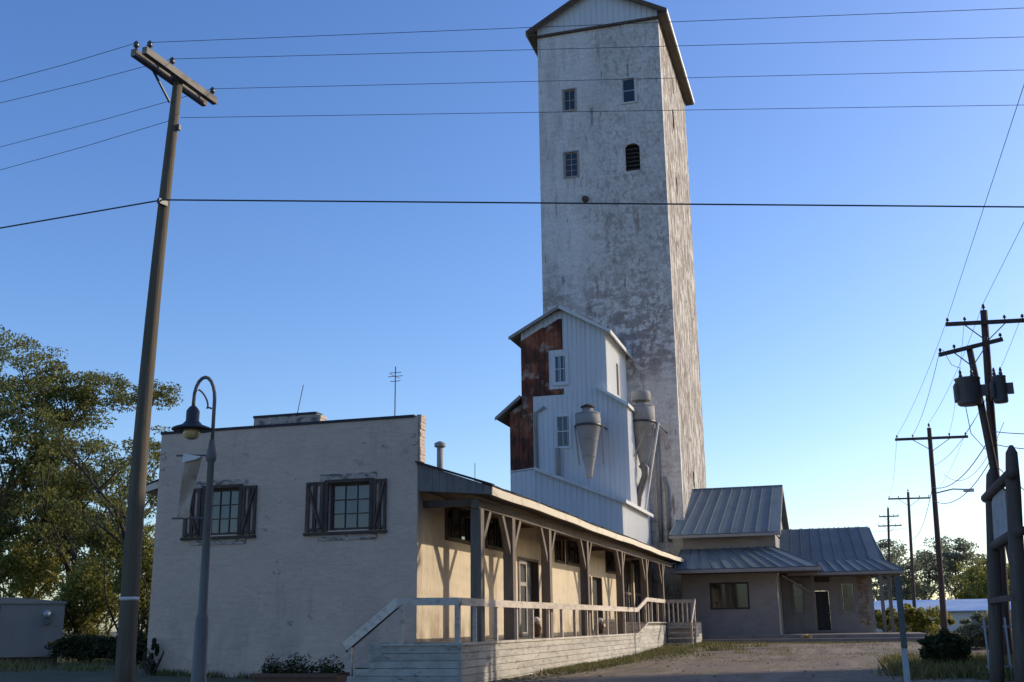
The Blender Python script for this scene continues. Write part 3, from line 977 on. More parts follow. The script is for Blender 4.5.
for i, h in enumerate(tw[:3]):
    window(tower, 'X', TY0, *h, 1, cols=2 if i != 1 else 1, rows=4 if i == 2 else 2, glass=m_glass, frame=m_greywall if i != 1 else m_white, depth=0.06, fw_=0.07, trim=0.09, mun=0.04)
# arched dark opening
h = tw[3]
arch = MB()
cx = (h[0]+h[1])/2
rr = (h[1]-h[0])/2
pts = [(h[0]-0.02, TY0+0.1, h[3]+0.02), (h[0]-0.02, TY0+0.1, h[3]-0.36)] + [(cx-math.cos(t)*rr, TY0+0.1, h[3]-0.36+math.sin(t)*0.36) for t in [k*math.pi/10 for k in range(11)]] + [(h[1]+0.02, TY0+0.1, h[3]-0.36), (h[1]+0.02, TY0+0.1, h[3]+0.02)]
half = len(pts)//2
for k in range(2, 12):
    a, b = pts[k], pts[k+1]
    arch.prism([a, b, (b[0], b[1], h[3]+0.02), (a[0], a[1], h[3]+0.02)], (0, -0.12, 0))
arch.build('arch_infill', m_tower, tower)
MB().box(h[0], h[1], TY0+0.2, TY0+0.22, h[2], h[3]).build('louvre_board', m_dark, tower)
for k in range(6):
    MB().box(h[0]+0.02, h[1]-0.02, TY0+0.15, TY0+0.19, h[2]+0.1+k*0.27, h[2]+0.16+k*0.27).build('louvre', m_darkwood, tower)
for a in side_open:
    MB().box(TX1-0.25, TX1-0.2, a[0], a[1], a[2], a[3]).build('shutter', m_darkwood if a[2] < 28 or a[2] > 30 else m_white, tower)
MB().lathe((-12.55, TY0+0.02, 0), [(0.01, 0), (0.01, 0.01)], 4)
MB().tube([(-13.33, TY0+0.1, 27.0), (-13.33, TY0-0.22, 26.95)], [0.22, 0.2], 10).build('vent_pipe', m_darkwood, tower, True)
# gable + roof (ridge runs back)
OV = 0.62
cxm = (TX0+TX1)/2
RZT = 41.35
gs = (RZT-TE)/(TX1+OV-cxm)


def rake(x):
    return RZT-abs(x-cxm)*gs


g = ribbed('X', TY0-0.10, 1, TX0+0.02, TX1-0.02, lambda u: TE-0.05, lambda u: max(TE, rake(u)-0.02), pitch=0.36, h=0.03)
g.build('gable_siding', m_metal, tower)
MB().box(TX0-0.10, TX1+0.10, TY0-0.16, TY0-0.02, TE-0.20, TE-0.06).build('gable_trim', m_darkwood, tower)
for sx in (-1, 1):
    ex = cxm+sx*(TX1+OV-cxm)
    r_ = MB().prism([(cxm, TY0-0.55, RZT), (ex, TY0-0.55, TE), (ex, TY0-0.55, TE+0.13), (cxm, TY0-0.55, RZT+0.13)], (0, TY1-TY0+1.0, 0))
    rf = r_.build('roof', m_oldmetal, tower)
    MB().prism([(cxm, TY0-0.60, RZT-0.16), (ex, TY0-0.60, TE-0.16), (ex, TY0-0.60, TE+0.12), (cxm, TY0-0.60, RZT+0.12)], (0, 0.045, 0)).build('barge_board', m_darkwood, rf)
    MB().box(ex-0.03, ex+0.05, TY0-0.555, TY1+0.45, TE-0.16, TE+0.12).build('fascia', m_metalsunlit, rf)  # whitest metal colour imitates sun grazing this edge
    a, b = sorted((ex-sx*0.04, TX1+0.01 if sx > 0 else TX0-0.01))
    MB().box(a, b, TY0-0.55, TY1+0.4, TE-0.20, TE-0.165).build('soffit', m_soffit, rf)
# pipes up the front of the tower beside the cyclone
MB().tube([(-9.6, TY0-0.15, 6.0), (-9.6, TY0-0.15, 12.4)], 0.12, 8).build('downpipe', m_oldmetal, tower, True)
MB().tube([(-9.15, TY0-0.15, 6.0), (-9.15, TY0-0.15, 9.0), (-9.3, TY0-0.15, 9.6)], 0.09, 8).build('downpipe', m_oldmetal, tower, True)

# ------------------------------------------------------------------ metal-clad annex in front of the tower
AY = 56.0
annex = thing('metal_clad_annex', (-13.5, 59, 5.6), 'white and rusty ribbed metal annex stepping up against the tall tower', 'annex')
K = 56/54.0


def ax(x):
    return x*K


def az(z):
    return 1.55+(z-1.55)*K


CX0, CX1 = ax(-15.35), ax(-10.82)
LX0, LX1 = ax(-16.01), ax(-9.83)
CM = ax(-13.17)
ZAP, ZEV_L, ZEV_R = az(17.72), az(16.55), az(16.36)
ZLL, ZLR = az(12.3), az(12.3)


def ctop(u):
    return ZAP-(CM-u)*(ZAP-ZEV_L)/(CM-CX0) if u < CM else ZAP-(u-CM)*(ZAP-ZEV_R)/(CX1-CM)


# rust covered sheets and white sheets of the front
XR = ax(-13.08)
XW0, XW1 = ax(-13.85), ax(-12.8)
sheets = [
    ('rusty_sheet', CX0, ax(-14.1), lambda u: az(13.1), lambda u: ctop(u)-0.42, m_rust),
    ('siding_sheet', CX0, ax(-14.1), lambda u: ctop(u)-0.418, ctop, m_metal),
    ('siding_sheet', ax(-14.1), XR, lambda u: ctop(u)-0.498, ctop, m_metal),
    ('rusty_sheet', ax(-14.1), XR, lambda u: az(15.5), lambda u: ctop(u)-0.5, m_rust),
    ('rusty_sheet', ax(-14.1), XW0, lambda u: az(13.1), lambda u: az(15.5), m_rust),
    ('rusty_sheet', XW0, XR, lambda u: az(13.1), lambda u: az(13.42), m_rust),
    ('siding_sheet', XW0, XR, lambda u: az(13.42), lambda u: az(15.5), m_metal),
    ('siding_sheet', XR, ax(-11.9), lambda u: az(13.1), ctop, m_metal),
    ('siding_sheet', ax(-11.9), CX1, lambda u: az(13.1), ctop, m_metal),
    ('rusty_sheet', LX0, CX0, lambda u: 5.4, lambda u: az(12.35)+(u-LX0)*0.62, m_rust),
    ('rusty_sheet', CX0, ax(-14.75), lambda u: 5.4, lambda u: az(13.1), m_rust),
    ('siding_sheet', ax(-14.75), ax(-13.2), lambda u: 5.4, lambda u: az(13.1), m_metal),
    ('siding_sheet', ax(-13.2), ax(-11.9), lambda u: 5.4, lambda u: az(13.1), m_metal),
    ('siding_sheet', ax(-11.9), CX1, lambda u: 5.4, lambda u: az(13.1), m_metal),
    ('siding_sheet', CX1, LX1, lambda u: 5.4, lambda u: az(12.35)+(LX1-u)*0.62, m_metal)]
for i, (nm, a, b, bo, to, mt) in enumerate(sheets):
    e = 0.004*(i % 3)
    ribbed('X', AY+e, 1, a+0.003, b-0.003, bo, to, pitch=0.26, rib=0.05, h=0.03).build(nm, mt, annex)
# right hand walls (sunlit)
ribbed('Y', CX1, -1, AY+0.07, TY0-0.02, lambda u: az(12.6), lambda u: ZEV_R, pitch=0.26, h=0.03).build('side_siding', m_metalsunlit, annex)
ribbed('Y', LX1, -1, AY+0.07, TY0-0.02, lambda u: 5.4, lambda u: az(12.35), pitch=0.26, h=0.03).build('side_siding', m_metalsunlit, annex)
ribbed('Y', CX0, 1, AY+0.07, TY0-0.02, lambda u: az(12.4), lambda u: ZEV_L, pitch=0.26, h=0.03).build('side_siding', m_rust, annex)
ribbed('Y', LX0, 1, AY+0.07, TY0-0.02, lambda u: 5.4, lambda u: az(12.3), pitch=0.26, h=0.03).build('side_siding', m_rust, annex)


def roofslab(parent, x0, z0, x1, z1, y0, y1, t, mat, edge=None, name='roof'):
    r_ = MB().prism([(x0, y0, z0), (x1, y0, z1), (x1, y0, z1+t), (x0, y0, z0+t)], (0, y1-y0, 0)).build(name, mat, parent)
    if edge:
        MB().prism([(x0, y0-0.04, z0-0.10), (x1, y0-0.04, z1-0.10), (x1, y0-0.04, z1+t+0.01), (x0, y0-0.04, z0+t+0.01)], (0, 0.036, 0)).build('barge_board', edge, r_)
    return r_


sl = (ZAP-ZEV_L)/(CM-CX0)
sr = (ZAP-ZEV_R)/(CX1-CM)
r1 = roofslab(annex, CM, ZAP+0.03, CX0-0.6, ZEV_L-0.6*sl+0.03, AY-0.35, TY0-0.01, 0.07, m_oldmetal, m_oldmetal)
r2 = roofslab(annex, CM, ZAP+0.03, CX1+0.35, ZEV_R-0.35*sr+0.03, AY-0.35, TY0-0.01, 0.07, m_metal, m_white)
MB().box(CX1+0.35, CX1+0.39, AY-0.38, TY0-0.02, ZEV_R-0.35*sr-0.09, ZEV_R-0.35*sr+0.11).build('fascia', m_white, r2)
r3 = roofslab(annex, CX0-0.02, az(13.1), LX0-0.75, az(12.1)-0.1, AY-0.3, TY0-0.01, 0.07, m_oldmetal, m_oldmetal)
r4 = roofslab(annex, CX1-0.45, az(13.33), LX1+0.12, az(12.30), AY-0.3, TY0-0.01, 0.06, m_metal, m_metal)
MB().box(LX1+0.12, LX1+0.16, AY-0.33, TY0-0.02, az(12.30)-0.09, az(12.30)+0.08).build('fascia', m_white, r4)
window(annex, 'X', AY, ax(-13.55), ax(-12.92), az(13.72), az(15.2), 1, cols=2, rows=2, frame=m_metal, proud=True, fw_=0.06, trim=0.14, mun=0.035)
window(annex, 'X', AY, ax(-13.52), ax(-12.8), az(10.35), az(12.0), 1, cols=1, rows=2, frame=m_metal, proud=True, fw_=0.06, trim=0.06, mun=0.05)
MB().box(CX1-0.03, CX1+0.05, 58.9, 59.3, az(13.5), az(15.2)).build('side_vent', m_darkwood, annex)
# wall hung pipes
MB().tube([(ax(-14.55), AY-0.12, 8.6), (ax(-14.6), AY-0.12, 12.6), (ax(-14.1), AY-0.1, 12.9)], 0.08, 8).build('pipe', m_oldmetal, annex, True)
MB().tube([(ax(-13.4), AY-0.3, 8.8), (ax(-13.4), AY-0.3, 10.6)], 0.13, 8).build('pipe', m_oldmetal, annex, True)

# lean-to below
NY = 52.8
lean = thing('metal_lean_to', (-12.8, 54.5, 5.5), 'low pale ribbed metal lean-to with white edged sloping roof below the annex', 'lean-to')
K2 = NY/50.0


def lz(z):
    return 1.55+(z-1.55)*K2


NX0, NXM, NX1 = -14.82*K2, -13.61*K2, -10.04


def ntop(u):
    if u < NXM:
        return lz(8.74)-(NXM-u)*0.09
    return lz(8.74)-(u-NXM)*(lz(8.74)-lz(7.08))/(NX1-NXM)


ribbed('X', NY, 1, NX0, NXM, lambda u: 5.3, ntop, pitch=0.28, h=0.03).build('siding_sheet', m_metal, lean)
ribbed('X', NY+0.004, 1, NXM+0.004, -12.0, lambda u: 5.3, ntop, pitch=0.28, h=0.03).build('siding_sheet', m_metal, lean)
ribbed('X', NY, 1, -11.996, NX1, lambda u: 5.3, ntop, pitch=0.28, h=0.03).build('siding_sheet', m_metal, lean)
ribbed('Y', NX1, -1, NY+0.07, 60.3, lambda u: 5.0, lambda u: lz(7.06), pitch=0.28, h=0.03).build('side_siding', m_metalsunlit, lean)
rr_ = roofslab(lean, NXM, lz(8.76), NX1+0.22, ntop(NX1)-0.08, NY-0.2, 60.6, 0.06, m_metal, m_white)
MB().box(NX1+0.22, NX1+0.27, NY-0.24, 60.6, ntop(NX1)-0.15, ntop(NX1)+0.02).build('fascia', m_white, rr_)
roofslab(lean, NXM, lz(8.76), NX0, lz(8.74)-(NXM-NX0)*0.09+0.02, NY-0.06, 56, 0.05, m_metal)

# cyclones
def cyclone(x, y, ztop, zbody, zcone, ztip, r, label, big):
    t = thing('dust_cyclone', (x, y, ztip), label, 'cyclone', 'sheet metal dust cyclones')
    MB().lathe((x, y, 0), [(0.16, ztip), (0.17, ztip+0.25), (r*0.98, zcone), (r, zcone+0.02), (r, zbody), (r*0.45, zbody+0.12), (r*0.42, zbody+0.3)], 20).build('body', m_oldmetal, t, True)
    MB().lathe((x, y, 0), [(r*0.50, zbody+0.30), (r*0.58, zbody+0.33), (r*0.5, zbody+0.40), (r*0.1, zbody+0.52)] if not big else
               [(r*0.72, zbody+0.28), (r*0.74, zbody+0.3), (r*0.74, ztop-0.12), (r*0.70, ztop)], 20).build('cap', m_darkwood if not big else m_oldmetal, t, True)
    MB().lathe((x, y, 0), [(r+0.04, zcone+0.0), (r+0.05, zcone+0.02), (r+0.05, zcone+0.10), (r+0.03, zcone+0.12)], 20).build('band', m_ironblack, t, True)
    for f in (0.35, 0.7):
        zz = ztip+0.25+(zcone-ztip-0.25)*f
        rr3 = 0.17+(r*0.98-0.17)*f
        MB().lathe((x, y, 0), [(rr3+0.005, zz-0.02), (rr3+0.022, zz-0.01), (rr3+0.026, zz+0.02), (rr3+0.012, zz+0.03)], 20).build('seam', m_oldmetal, t, True)
    MB().lathe((x, y, 0), [(r, zbody-0.07), (r+0.02, zbody-0.06), (r+0.02, zbody-0.02), (r, zbody-0.01)], 20).build('seam', m_oldmetal, t, True)
    for sx in (-1, 1):
        MB().beam((x+sx*(r+0.06), y, zcone+0.1), (x+sx*(r*0.96), y+0.5, zcone-1.9), 0.06, 0.06).build('leg', m_oldmetal, t)
        MB().beam((x+sx*(r+0.06), y, zcone+0.05), (x+sx*(r+0.06), AY-0.02 if not big else TY0-0.02, zcone+0.05), 0.07, 0.07).build('bracket', m_ironblack, t)
    return t


cyclone(-12.0, 54.7, 12.9, 12.15, 11.45, 8.8, 0.66, 'grey sheet metal cyclone hanging on the annex front', False)
c2 = cyclone(-9.80, 58.3, 13.85, 13.05, 12.1, 9.5, 0.72, 'larger grey cyclone with bent pipe at the tower corner', True)
MB().tube([(-9.9, 58.1, 9.85), (-9.68, 58.1, 9.6), (-9.72, 58.1, 9.2), (-10.15, 58.2, 8.2), (-10.25, 58.2, 7.6)], [0.2, 0.21, 0.2, 0.2, 0.2], 10).build('outlet_pipe', m_iron, c2, True)
MB().beam((-8.9, 58.3, 12.1), (-9.9, 58.6, 7.3), 0.09, 0.09).build('strut', m_white, c2)
MB().beam((-9.3, 57.6, 12.0), (-10.15, 57.4, 10.2), 0.06, 0.06).build('strut', m_oldmetal, c2)

# ------------------------------------------------------------------ right-hand building
rb = thing('roadside_office_building', (-3, 64, 0.6), 'grey office building with blue metal roofs at the end of the porch', 'building')
PLZ = 0.98
# main block lower wall and window
mw = (-6.81, -4.78, 2.24, 3.62)
WYF = 59.5
wall(MB(), 'X', WYF, -8.25, -3.33, 0.5, 4.75, [(mw[0], mw[1], mw[2], mw[3])], 0.25).build('front_wall', m_greywall, rb)
MB().box(-3.335, -3.58, WYF+0.252, 71, 0.5, 4.6).build('side_wall', m_beigewall, rb)
MB().box(-3.337, -3.58, 61.252, 71, 4.61, 6.15).build('side_wall', m_beigewall, rb)
window(rb, 'X', WYF, *mw, 1, cols=2, rows=1, glass=m_glass, frame=m_darkwood, depth=0.08, fw_=0.09)
MB().box(-8.28, -3.34, 61.0, 61.25, 4.6, 6.25).build('upper_wall', m_greywall, rb)
MB().box(-8.25, -3.6, 70.8, 71, 0.5, 6.2).build('rear_wall', m_greywall, rb)
MB().prism([(-3.34, 61.26, 6.2), (-3.34, 66.5, 9.15), (-3.34, 71.0, 6.4)], (-0.2, 0, 0)).build('gable_wall', m_beigewall, rb)


def panels(parent, a0, a1, b0, b1, n, name='roof_panel', mat=m_roofblue, t=0.05, seam=0.05):
    """roof strip: eave edge a0->a1, ridge edge b0->b1, split into n standing seam panels"""
    a0, a1, b0, b1 = map(Vector, (a0, a1, b0, b1))
    nrm = (a1-a0).cross(b0-a0).normalized()
    if nrm.z < 0:
        nrm = -nrm
    for i in range(n):
        e0 = a0.lerp(a1, i/n)
        e1 = a0.lerp(a1, (i+1)/n-0.002)
        f0 = b0.lerp(b1, i/n)
        f1 = b0.lerp(b1, (i+1)/n-0.002)
        lift = nrm*random.uniform(0, 0.012)
        mb = MB().add([e0+lift, e1+lift, f1+lift, f0+lift, e0+nrm*t+lift, e1+nrm*t+lift, f1+nrm*t+lift, f0+nrm*t+lift],
                      [(0, 3, 2, 1), (4, 5, 6, 7), (0, 1, 5, 4), (1, 2, 6, 5), (2, 3, 7, 6), (3, 0, 4, 7)])
        wd = (e1-e0).normalized()*seam
        mb.add([e0+nrm*t+lift, e0+wd+nrm*t+lift, f0+wd+nrm*t+lift, f0+nrm*t+lift, e0+nrm*(t+0.05)+lift, e0+wd+nrm*(t+0.05)+lift, f0+wd+nrm*(t+0.05)+lift, f0+nrm*(t+0.05)+lift],
               [(4, 5, 6, 7), (0, 1, 5, 4), (1, 2, 6, 5), (2, 3, 7, 6), (3, 0, 4, 7)])
        mb.build(name, mat, parent)


roofA = MB().box(-8.9, -3.0, 60.05, 60.12, 6.02, 6.16).build('gable_roof', m_greywall, rb)
panels(roofA, (-8.9, 60.1, 6.16), (-3.0, 60.1, 6.16), (-8.27, 66.5, 9.3), (-3.0, 66.5, 9.3), 9)
panels(roofA, (-3.0, 73.2, 6.3), (-8.2, 73.2, 6.3), (-3.0, 66.5, 9.3), (-8.2, 66.5, 9.3), 8)
MB().prism([(-3.03, 60.1, 6.0), (-3.03, 66.5, 9.13), (-3.03, 73.2, 6.13), (-3.03, 73.2, 6.27), (-3.03, 66.5, 9.29), (-3.03, 60.1, 6.15)], (0.03, 0, 0)).build('barge_board', m_beigewall, roofA)
MB().box(-8.3, -3.0, 66.42, 66.58, 9.33, 9.40).build('ridge_cap', m_roofblue, roofA)
# pent roof over the front wall
roofB = MB().box(-8.5, -1.1, 57.75, 57.82, 4.06, 4.22).build('pent_roof', m_greywall, rb)
panels(roofB, (-8.4, 57.8, 4.22), (-1.15, 57.8, 4.22), (-8.4, 60.98, 5.42), (-3.5, 60.98, 5.42), 11)
panels(roofB, (-1.15, 57.8, 4.22), (-1.15, 62.4, 4.22), (-3.5, 60.98, 5.42), (-3.35, 62.4, 5.42), 3)
MB().box(-8.4, -1.2, 57.85, 59.49, 4.05, 4.08).build('soffit', m_soffit, roofB)
# right wing
WY2 = 63.6
wh = [(-2.74, -2.18, 2.05, 3.63), (-1.58, -0.86, PLZ+0.02, 3.2), (-0.2, 0.48, 2.02, 3.6)]
wall(MB(), 'X', WY2, -3.32, 1.45, 0.5, 4.3, wh, 0.25).build('wing_wall', m_beigewall, rb)
MB().box(1.2, 1.45, WY2+0.252, 70, 0.5, 4.3).build('wing_side_wall', m_beigewall, rb)
window(rb, 'X', WY2, *wh[0], 1, cols=1, rows=2, glass=m_glasspale, frame=m_beigewall, depth=0.06, fw_=0.07, trim=0.06)
window(rb, 'X', WY2, *wh[2], 1, cols=2, rows=2, glass=m_glass, frame=m_beigewall, depth=0.06, fw_=0.07, trim=0.08)
d = MB().box(wh[1][0]+0.01, wh[1][1]-0.01, WY2+0.10, WY2+0.16, PLZ+0.03, 3.18).build('door', m_door, rb)
MB().box(wh[1][1]-0.14, wh[1][1]-0.08, WY2+0.04, WY2+0.1, PLZ+1.0, PLZ+1.08).build('door_handle', m_steelgrey, d)
MB().box(wh[1][0]-0.10, wh[1][1]+0.10, WY2-0.04, WY2+0.02, 3.2, 3.34).build('door_lintel', m_beigewall, d)
MB().box(wh[1][0]-0.25, wh[1][1]+0.25, WY2-0.55, WY2-0.01, PLZ, PLZ+0.14).build('door_step', m_concrete, d)
MB().box(-1.75, -0.75, WY2-0.05, WY2-0.01, 3.65, 3.95).build('name_board', m_darkwood, rb)
for k in range(5):
    z = 1.35+k*0.54
    MB().box(0.68, 1.2, WY2-0.035, WY2-0.005, z, z+0.46).build('peeling_panel', m_peel, rb)
roofC = MB().box(-2.9, 3.05, 61.7, 61.77, 3.96, 4.10).build('wing_roof', m_greywall, rb)
panels(roofC, (-3.3, 61.75, 4.10), (3.0, 61.75, 4.10), (-3.3, 63.3, 4.75), (2.0, 63.3, 4.75), 11)
panels(roofC, (-3.3, 63.3, 4.75), (2.0, 63.3, 4.75), (-3.3, 66.6, 6.75), (1.55, 66.6, 6.75), 9)
panels(roofC, (3.0, 61.75, 4.10), (3.0, 71.4, 4.10), (2.0, 63.3, 4.75), (2.0, 69.9, 4.75), 5)
panels(roofC, (2.0, 63.3, 4.75), (2.0, 69.9, 4.75), (1.55, 66.6, 6.75), (1.55, 66.61, 6.75), 5)
panels(roofC, (3.0, 71.4, 4.1), (-3.3, 71.4, 4.1), (1.55, 66.6, 6.75), (-3.3, 66.6, 6.75), 8)
MB().box(-3.2, 2.9, 61.85, WY2-0.01, 3.93, 3.96).build('soffit', m_soffit, roofC)
# posts of the wing porch
for x, y in ((-1.62, 61.9), (1.85, 61.95), (2.25, 62.0), (2.72, 62.05)):
    p = MB().box(x-0.09, x+0.09, y-0.09, y+0.09, PLZ, 3.95).build('porch_post', m_wood, rb)
    if x < 0:
        MB().beam((x-0.05, y, 3.0), (x-1.5, y-1.4, 3.95), 0.09, 0.09).build('brace', m_wood, p)
# concrete platform in front
plat = MB().box(-8.0, 3.6, 57.4, 63.5, 0.3, PLZ-0.02)
struct(plat.build('concrete_platform', m_concrete))
kb = MB()
struct(MB().box(-7.6, 3.8, 56.3, 57.38, 0.3, 0.78).build('pavement', m_concrete))
# clutter by the platform
sb_ = MB()
leaves(sb_, (-1.95, 57.0, 0.87), (0.26, 0.2, 0.10), 160, 0.07)
tag(sb_.build('straw_heap', leafmat('straw', (0.3, 0.2, 0.1), (0.5, 0.36, 0.18), (0.6, 0.47, 0.28), 0.2)), 'small tan heap of straw on the pavement edge near the brace post', 'straw heap')

# ------------------------------------------------------------------ roof clutter on the freight house
va = thing('roof_vent_pipe', (-11.78, 32, 5.62), 'short grey vent pipe with cap behind the porch roof', 'vent pipe')
MB().lathe((-11.78, 32, 0), [(0.10, 5.62), (0.10, 7.0)], 10).build('pipe', m_oldmetal, va, True)
MB().lathe((-11.78, 32, 0), [(0.17, 7.0), (0.18, 7.02), (0.18, 7.12), (0.05, 7.18)], 10).build('cap', m_oldmetal, va, True)
an = thing('television_antenna', (-16.65, 40, 5.62), 'thin mast with small aerial above the parapet near the corner', 'antenna')
MB().tube([(-16.65, 40, 5.62), (-16.65, 40, 11.75)], 0.025, 6).build('mast', m_iron, an)
for z, l in ((11.35, 0.32), (11.5, 0.26), (11.15, 0.22)):
    MB().tube([(-16.65-l, 40, z), (-16.65+l, 40, z)], 0.014, 5).build('element', m_iron, an)
MB().tube([(-16.65, 39.5, 11.33), (-16.65, 40.5, 11.37)], 0.016, 5).build('boom', m_iron, an)
w1 = thing('whip_aerial', (-14.17, 27, 5.62), 'thin leaning whip aerial rising behind the raised parapet', 'antenna')
MB().tube([(-14.17, 27, 5.62), (-14.15, 27, 7.35)], 0.03, 6).build('base_tube', m_iron, w1)
MB().tube([(-14.15, 27, 7.35), (-14.0, 27, 8.13)], 0.012, 5).build('whip', m_iron, w1)
w2 = tag(MB().tube([(-14.95, 45, 5.62), (-14.95, 45, 8.42)], 0.015, 5).build('thin_roof_mast', m_iron), 'very thin bare mast rising over the porch roof ridge', 'mast')

# ------------------------------------------------------------------ utility poles, wires
def sagline(p, q, sag, n=14):
    p, q = Vector(p), Vector(q)
    return [p.lerp(q, i/n)-Vector((0, 0, 4*sag*(i/n)*(1-i/n))) for i in range(n+1)]


def wire(pts, r, label, group='overhead wires'):
    return tag(MB().tube(pts, r, 5).build('overhead_wire', m_wire), label, 'wire', group)


def insulator(parent, p, h=0.16, r=0.05):
    MB().lathe(p, [(0.015, 0), (0.02, h*0.3), (r, h*0.4), (r*0.75, h*0.6), (r*0.9, h*0.75), (r*0.3, h)], 8).build('insulator', m_porcelain, parent, True)


PLX, PLY = -9.8, 13.9
lp = thing('utility_pole', (PLX, PLY, 0.15), 'tall leaning timber utility pole with double crossarm at the left', 'utility pole', 'utility poles')
base, top = Vector((PLX-0.02, PLY, 0.1)), Vector((-9.64, 13.9, 10.25))
MB().tube([base.lerp(top, k/10)-Vector((0.10*math.sin(math.pi*k/10), 0, 0)) for k in range(11)], [0.145-0.007*k for k in range(11)], 14).build('pole', m_pole, lp, True)
A0, A1 = Vector((-9.70, 12.92, 10.16)), Vector((-9.58, 14.74, 10.16))
for dx in (-0.10, 0.10):
    MB().beam(A0+Vector((dx, 0, 0)), A1+Vector((dx, 0, 0)), 0.09, 0.115).build('crossarm', m_armwood, lp)
MB().beam((-9.70, 13.80, 9.72), (-9.78, 13.42, 10.1), 0.035, 0.02).build('brace', m_ironblack, lp)
ins = [A0.lerp(A1, t)+Vector((dx, 0, 0.06)) for t, dx in ((0.03, -0.10), (0.06, 0.10), (0.36, 0.10), (0.95, 0.10))]
for p in ins:
    insulator(lp, p)
MB().box(-9.60, -9.55, 13.87, 13.93, 9.27, 9.36).build('insulator_bracket', m_ironblack, lp)
MB().tube([(-9.842, PLY, 1.97), (-9.842, PLY, 2.02)], 0.137, 14).build('tag_band', m_white, lp, True)


def far(px, py, z):
    return at(px, py, Z=z)


def through(p, q, f):
    p, q = Vector(p), Vector(q)
    return p+(q-p)*f


wl = [((0, 82), ins[0], 'thin wire from the left pole top leaving the picture highest on the left'),
      ((0, 103), ins[2], 'second wire from the top leaving the picture on the left'),
      ((0, 147), ins[3], 'third wire from the top leaving the picture on the left'),
      ((0, 170), Vector((-9.6, 13.9, 9.35)), 'lowest thin wire leaving the picture on the left')]
for (px, py), p, lab in wl:
    p = p+Vector((0, 0, 0.13))
    q = far(px, py, p.z-0.25)
    wire([p, through(p, q, 0.5)+Vector((0, 0, -0.02)), q, through(p, q, 1.7)+Vector((0, 0, 0.2))], 0.0048, lab)
wr = [((1024, 8), ins[1], 'thin overhead wire, topmost of those crossing the sky to the right'),
      ((1024, 37), ins[2], 'second highest thin wire crossing the sky in front of the tower'),
      ((1024, 70), ins[3], 'third highest thin wire crossing the sky in front of the tower'),
      ((1024, 105), Vector((-9.55, 13.9, 9.35)), 'fourth thin wire crossing the sky, above the thick cable')]
for (px, py), p, lab in wr:
    p = p+Vector((0, 0, 0.13))
    q = far(px, py, p.z-0.2)
    wire(sagline(p, through(p, q, 1.35), 0.0), 0.0048, lab)
pc_ = Vector((-9.66, 13.72, 8.02))
q = far(1024, 207, 7.6)
wire(sagline(pc_, through(pc_, q, 1.3), 0.0), 0.013, 'thick black cable crossing the whole sky in front of the tower')
q = far(0, 228, 7.75)
wire([pc_, through(pc_, q, 0.5), through(pc_, q, 1.6)], 0.013, 'thick black cable running from the left pole out of the picture on the left')
MB().beam((-9.70, 13.68, 8.0), (-9.66, 13.85, 8.0), 0.05, 0.08).build('cable_clamp', m_ironblack, lp)


def hpole(name, foot, topp, r0, r1, arms, label, mat=m_poledark, top_pin=True):
    foot, topp = Vector(foot), Vector(topp)
    t = thing(name, foot, label, 'utility pole', 'utility poles')
    MB().tube([foot.lerp(topp, k/8) for k in range(9)], [r0+(r1-r0)*k/8 for k in range(9)], 10).build('pole', mat, t, True)
    pts = []
    for a, b in arms:
        a, b = Vector(a), Vector(b)
        MB().beam(a, b, 0.10, 0.12).build('crossarm', mat, t)
        for f in (0.03, 0.25, 0.75, 0.97):
            p = a.lerp(b, f)+Vector((0, 0, 0.06))
            insulator(t, p, 0.15, 0.055)
            pts.append(p+Vector((0, 0, 0.12)))
        c = a.lerp(b, 0.5)
        for f in (0.25, 0.75):
            MB().beam(a.lerp(b, f)-Vector((0, -0.06, 0.05)), c+Vector((0, 0.06, -0.6)), 0.03, 0.03).build('brace', m_iron, t)
    if top_pin:
        insulator(t, topp, 0.22, 0.06)
    return t, pts


DYp = 36.0
D1, d1p = hpole('utility_pole', (4.42, DYp+0.3, 0.2), (4.97, DYp+0.3, 11.05), 0.17, 0.11, [((3.78, DYp+0.13, 10.66), (6.1, DYp+0.13, 10.58))],
                'taller of the two dark utility poles crossing behind the log sign')
D2, d2p = hpole('utility_pole', (5.05, DYp-0.3, 0.2), (4.34, DYp-0.3, 9.75), 0.16, 0.10, [((3.42, DYp-0.45, 9.55), (5.30, DYp-0.45, 9.9))],
                'shorter dark pole leaning left with transformer behind the log sign', top_pin=False)
Ap, apt = hpole('utility_pole', (4.2, 55, 0.5), (4.49, 55, 10.42), 0.15, 0.10, [((2.9, 54.85, 9.93), (6.15, 54.85, 9.88))],
                'dark utility pole in mid distance behind the round bush', top_pin=True)
Bp, bpt = hpole('utility_pole', (4.95, 92, 0.5), (5.44, 92, 11.39), 0.15, 0.10, [((3.89, 91.85, 10.9), (7.02, 91.85, 10.85))],
                'thin distant utility pole with one crossarm left of the nearer one')
Cp, cpt = hpole('utility_pole', (4.3, 125, 0.5), (5.2, 125, 13.3), 0.16, 0.11, [((4.2, 124.8, 12.4), (6.2, 124.8, 12.4)), ((4.0, 124.8, 11.4), (6.4, 124.8, 11.4))],
                'most distant utility pole with two crossarms beside the blue roof')
# street light arm on the mid pole
MB().tube([(4.35, 55, 7.3), (5.2, 54.7, 7.45), (5.7, 54.6, 7.4)], 0.03, 6).build('lamp_arm', m_iron, Ap)
MB().box(5.65, 6.1, 54.5, 54.7, 7.28, 7.42).build('lamp_head', m_white, Ap)


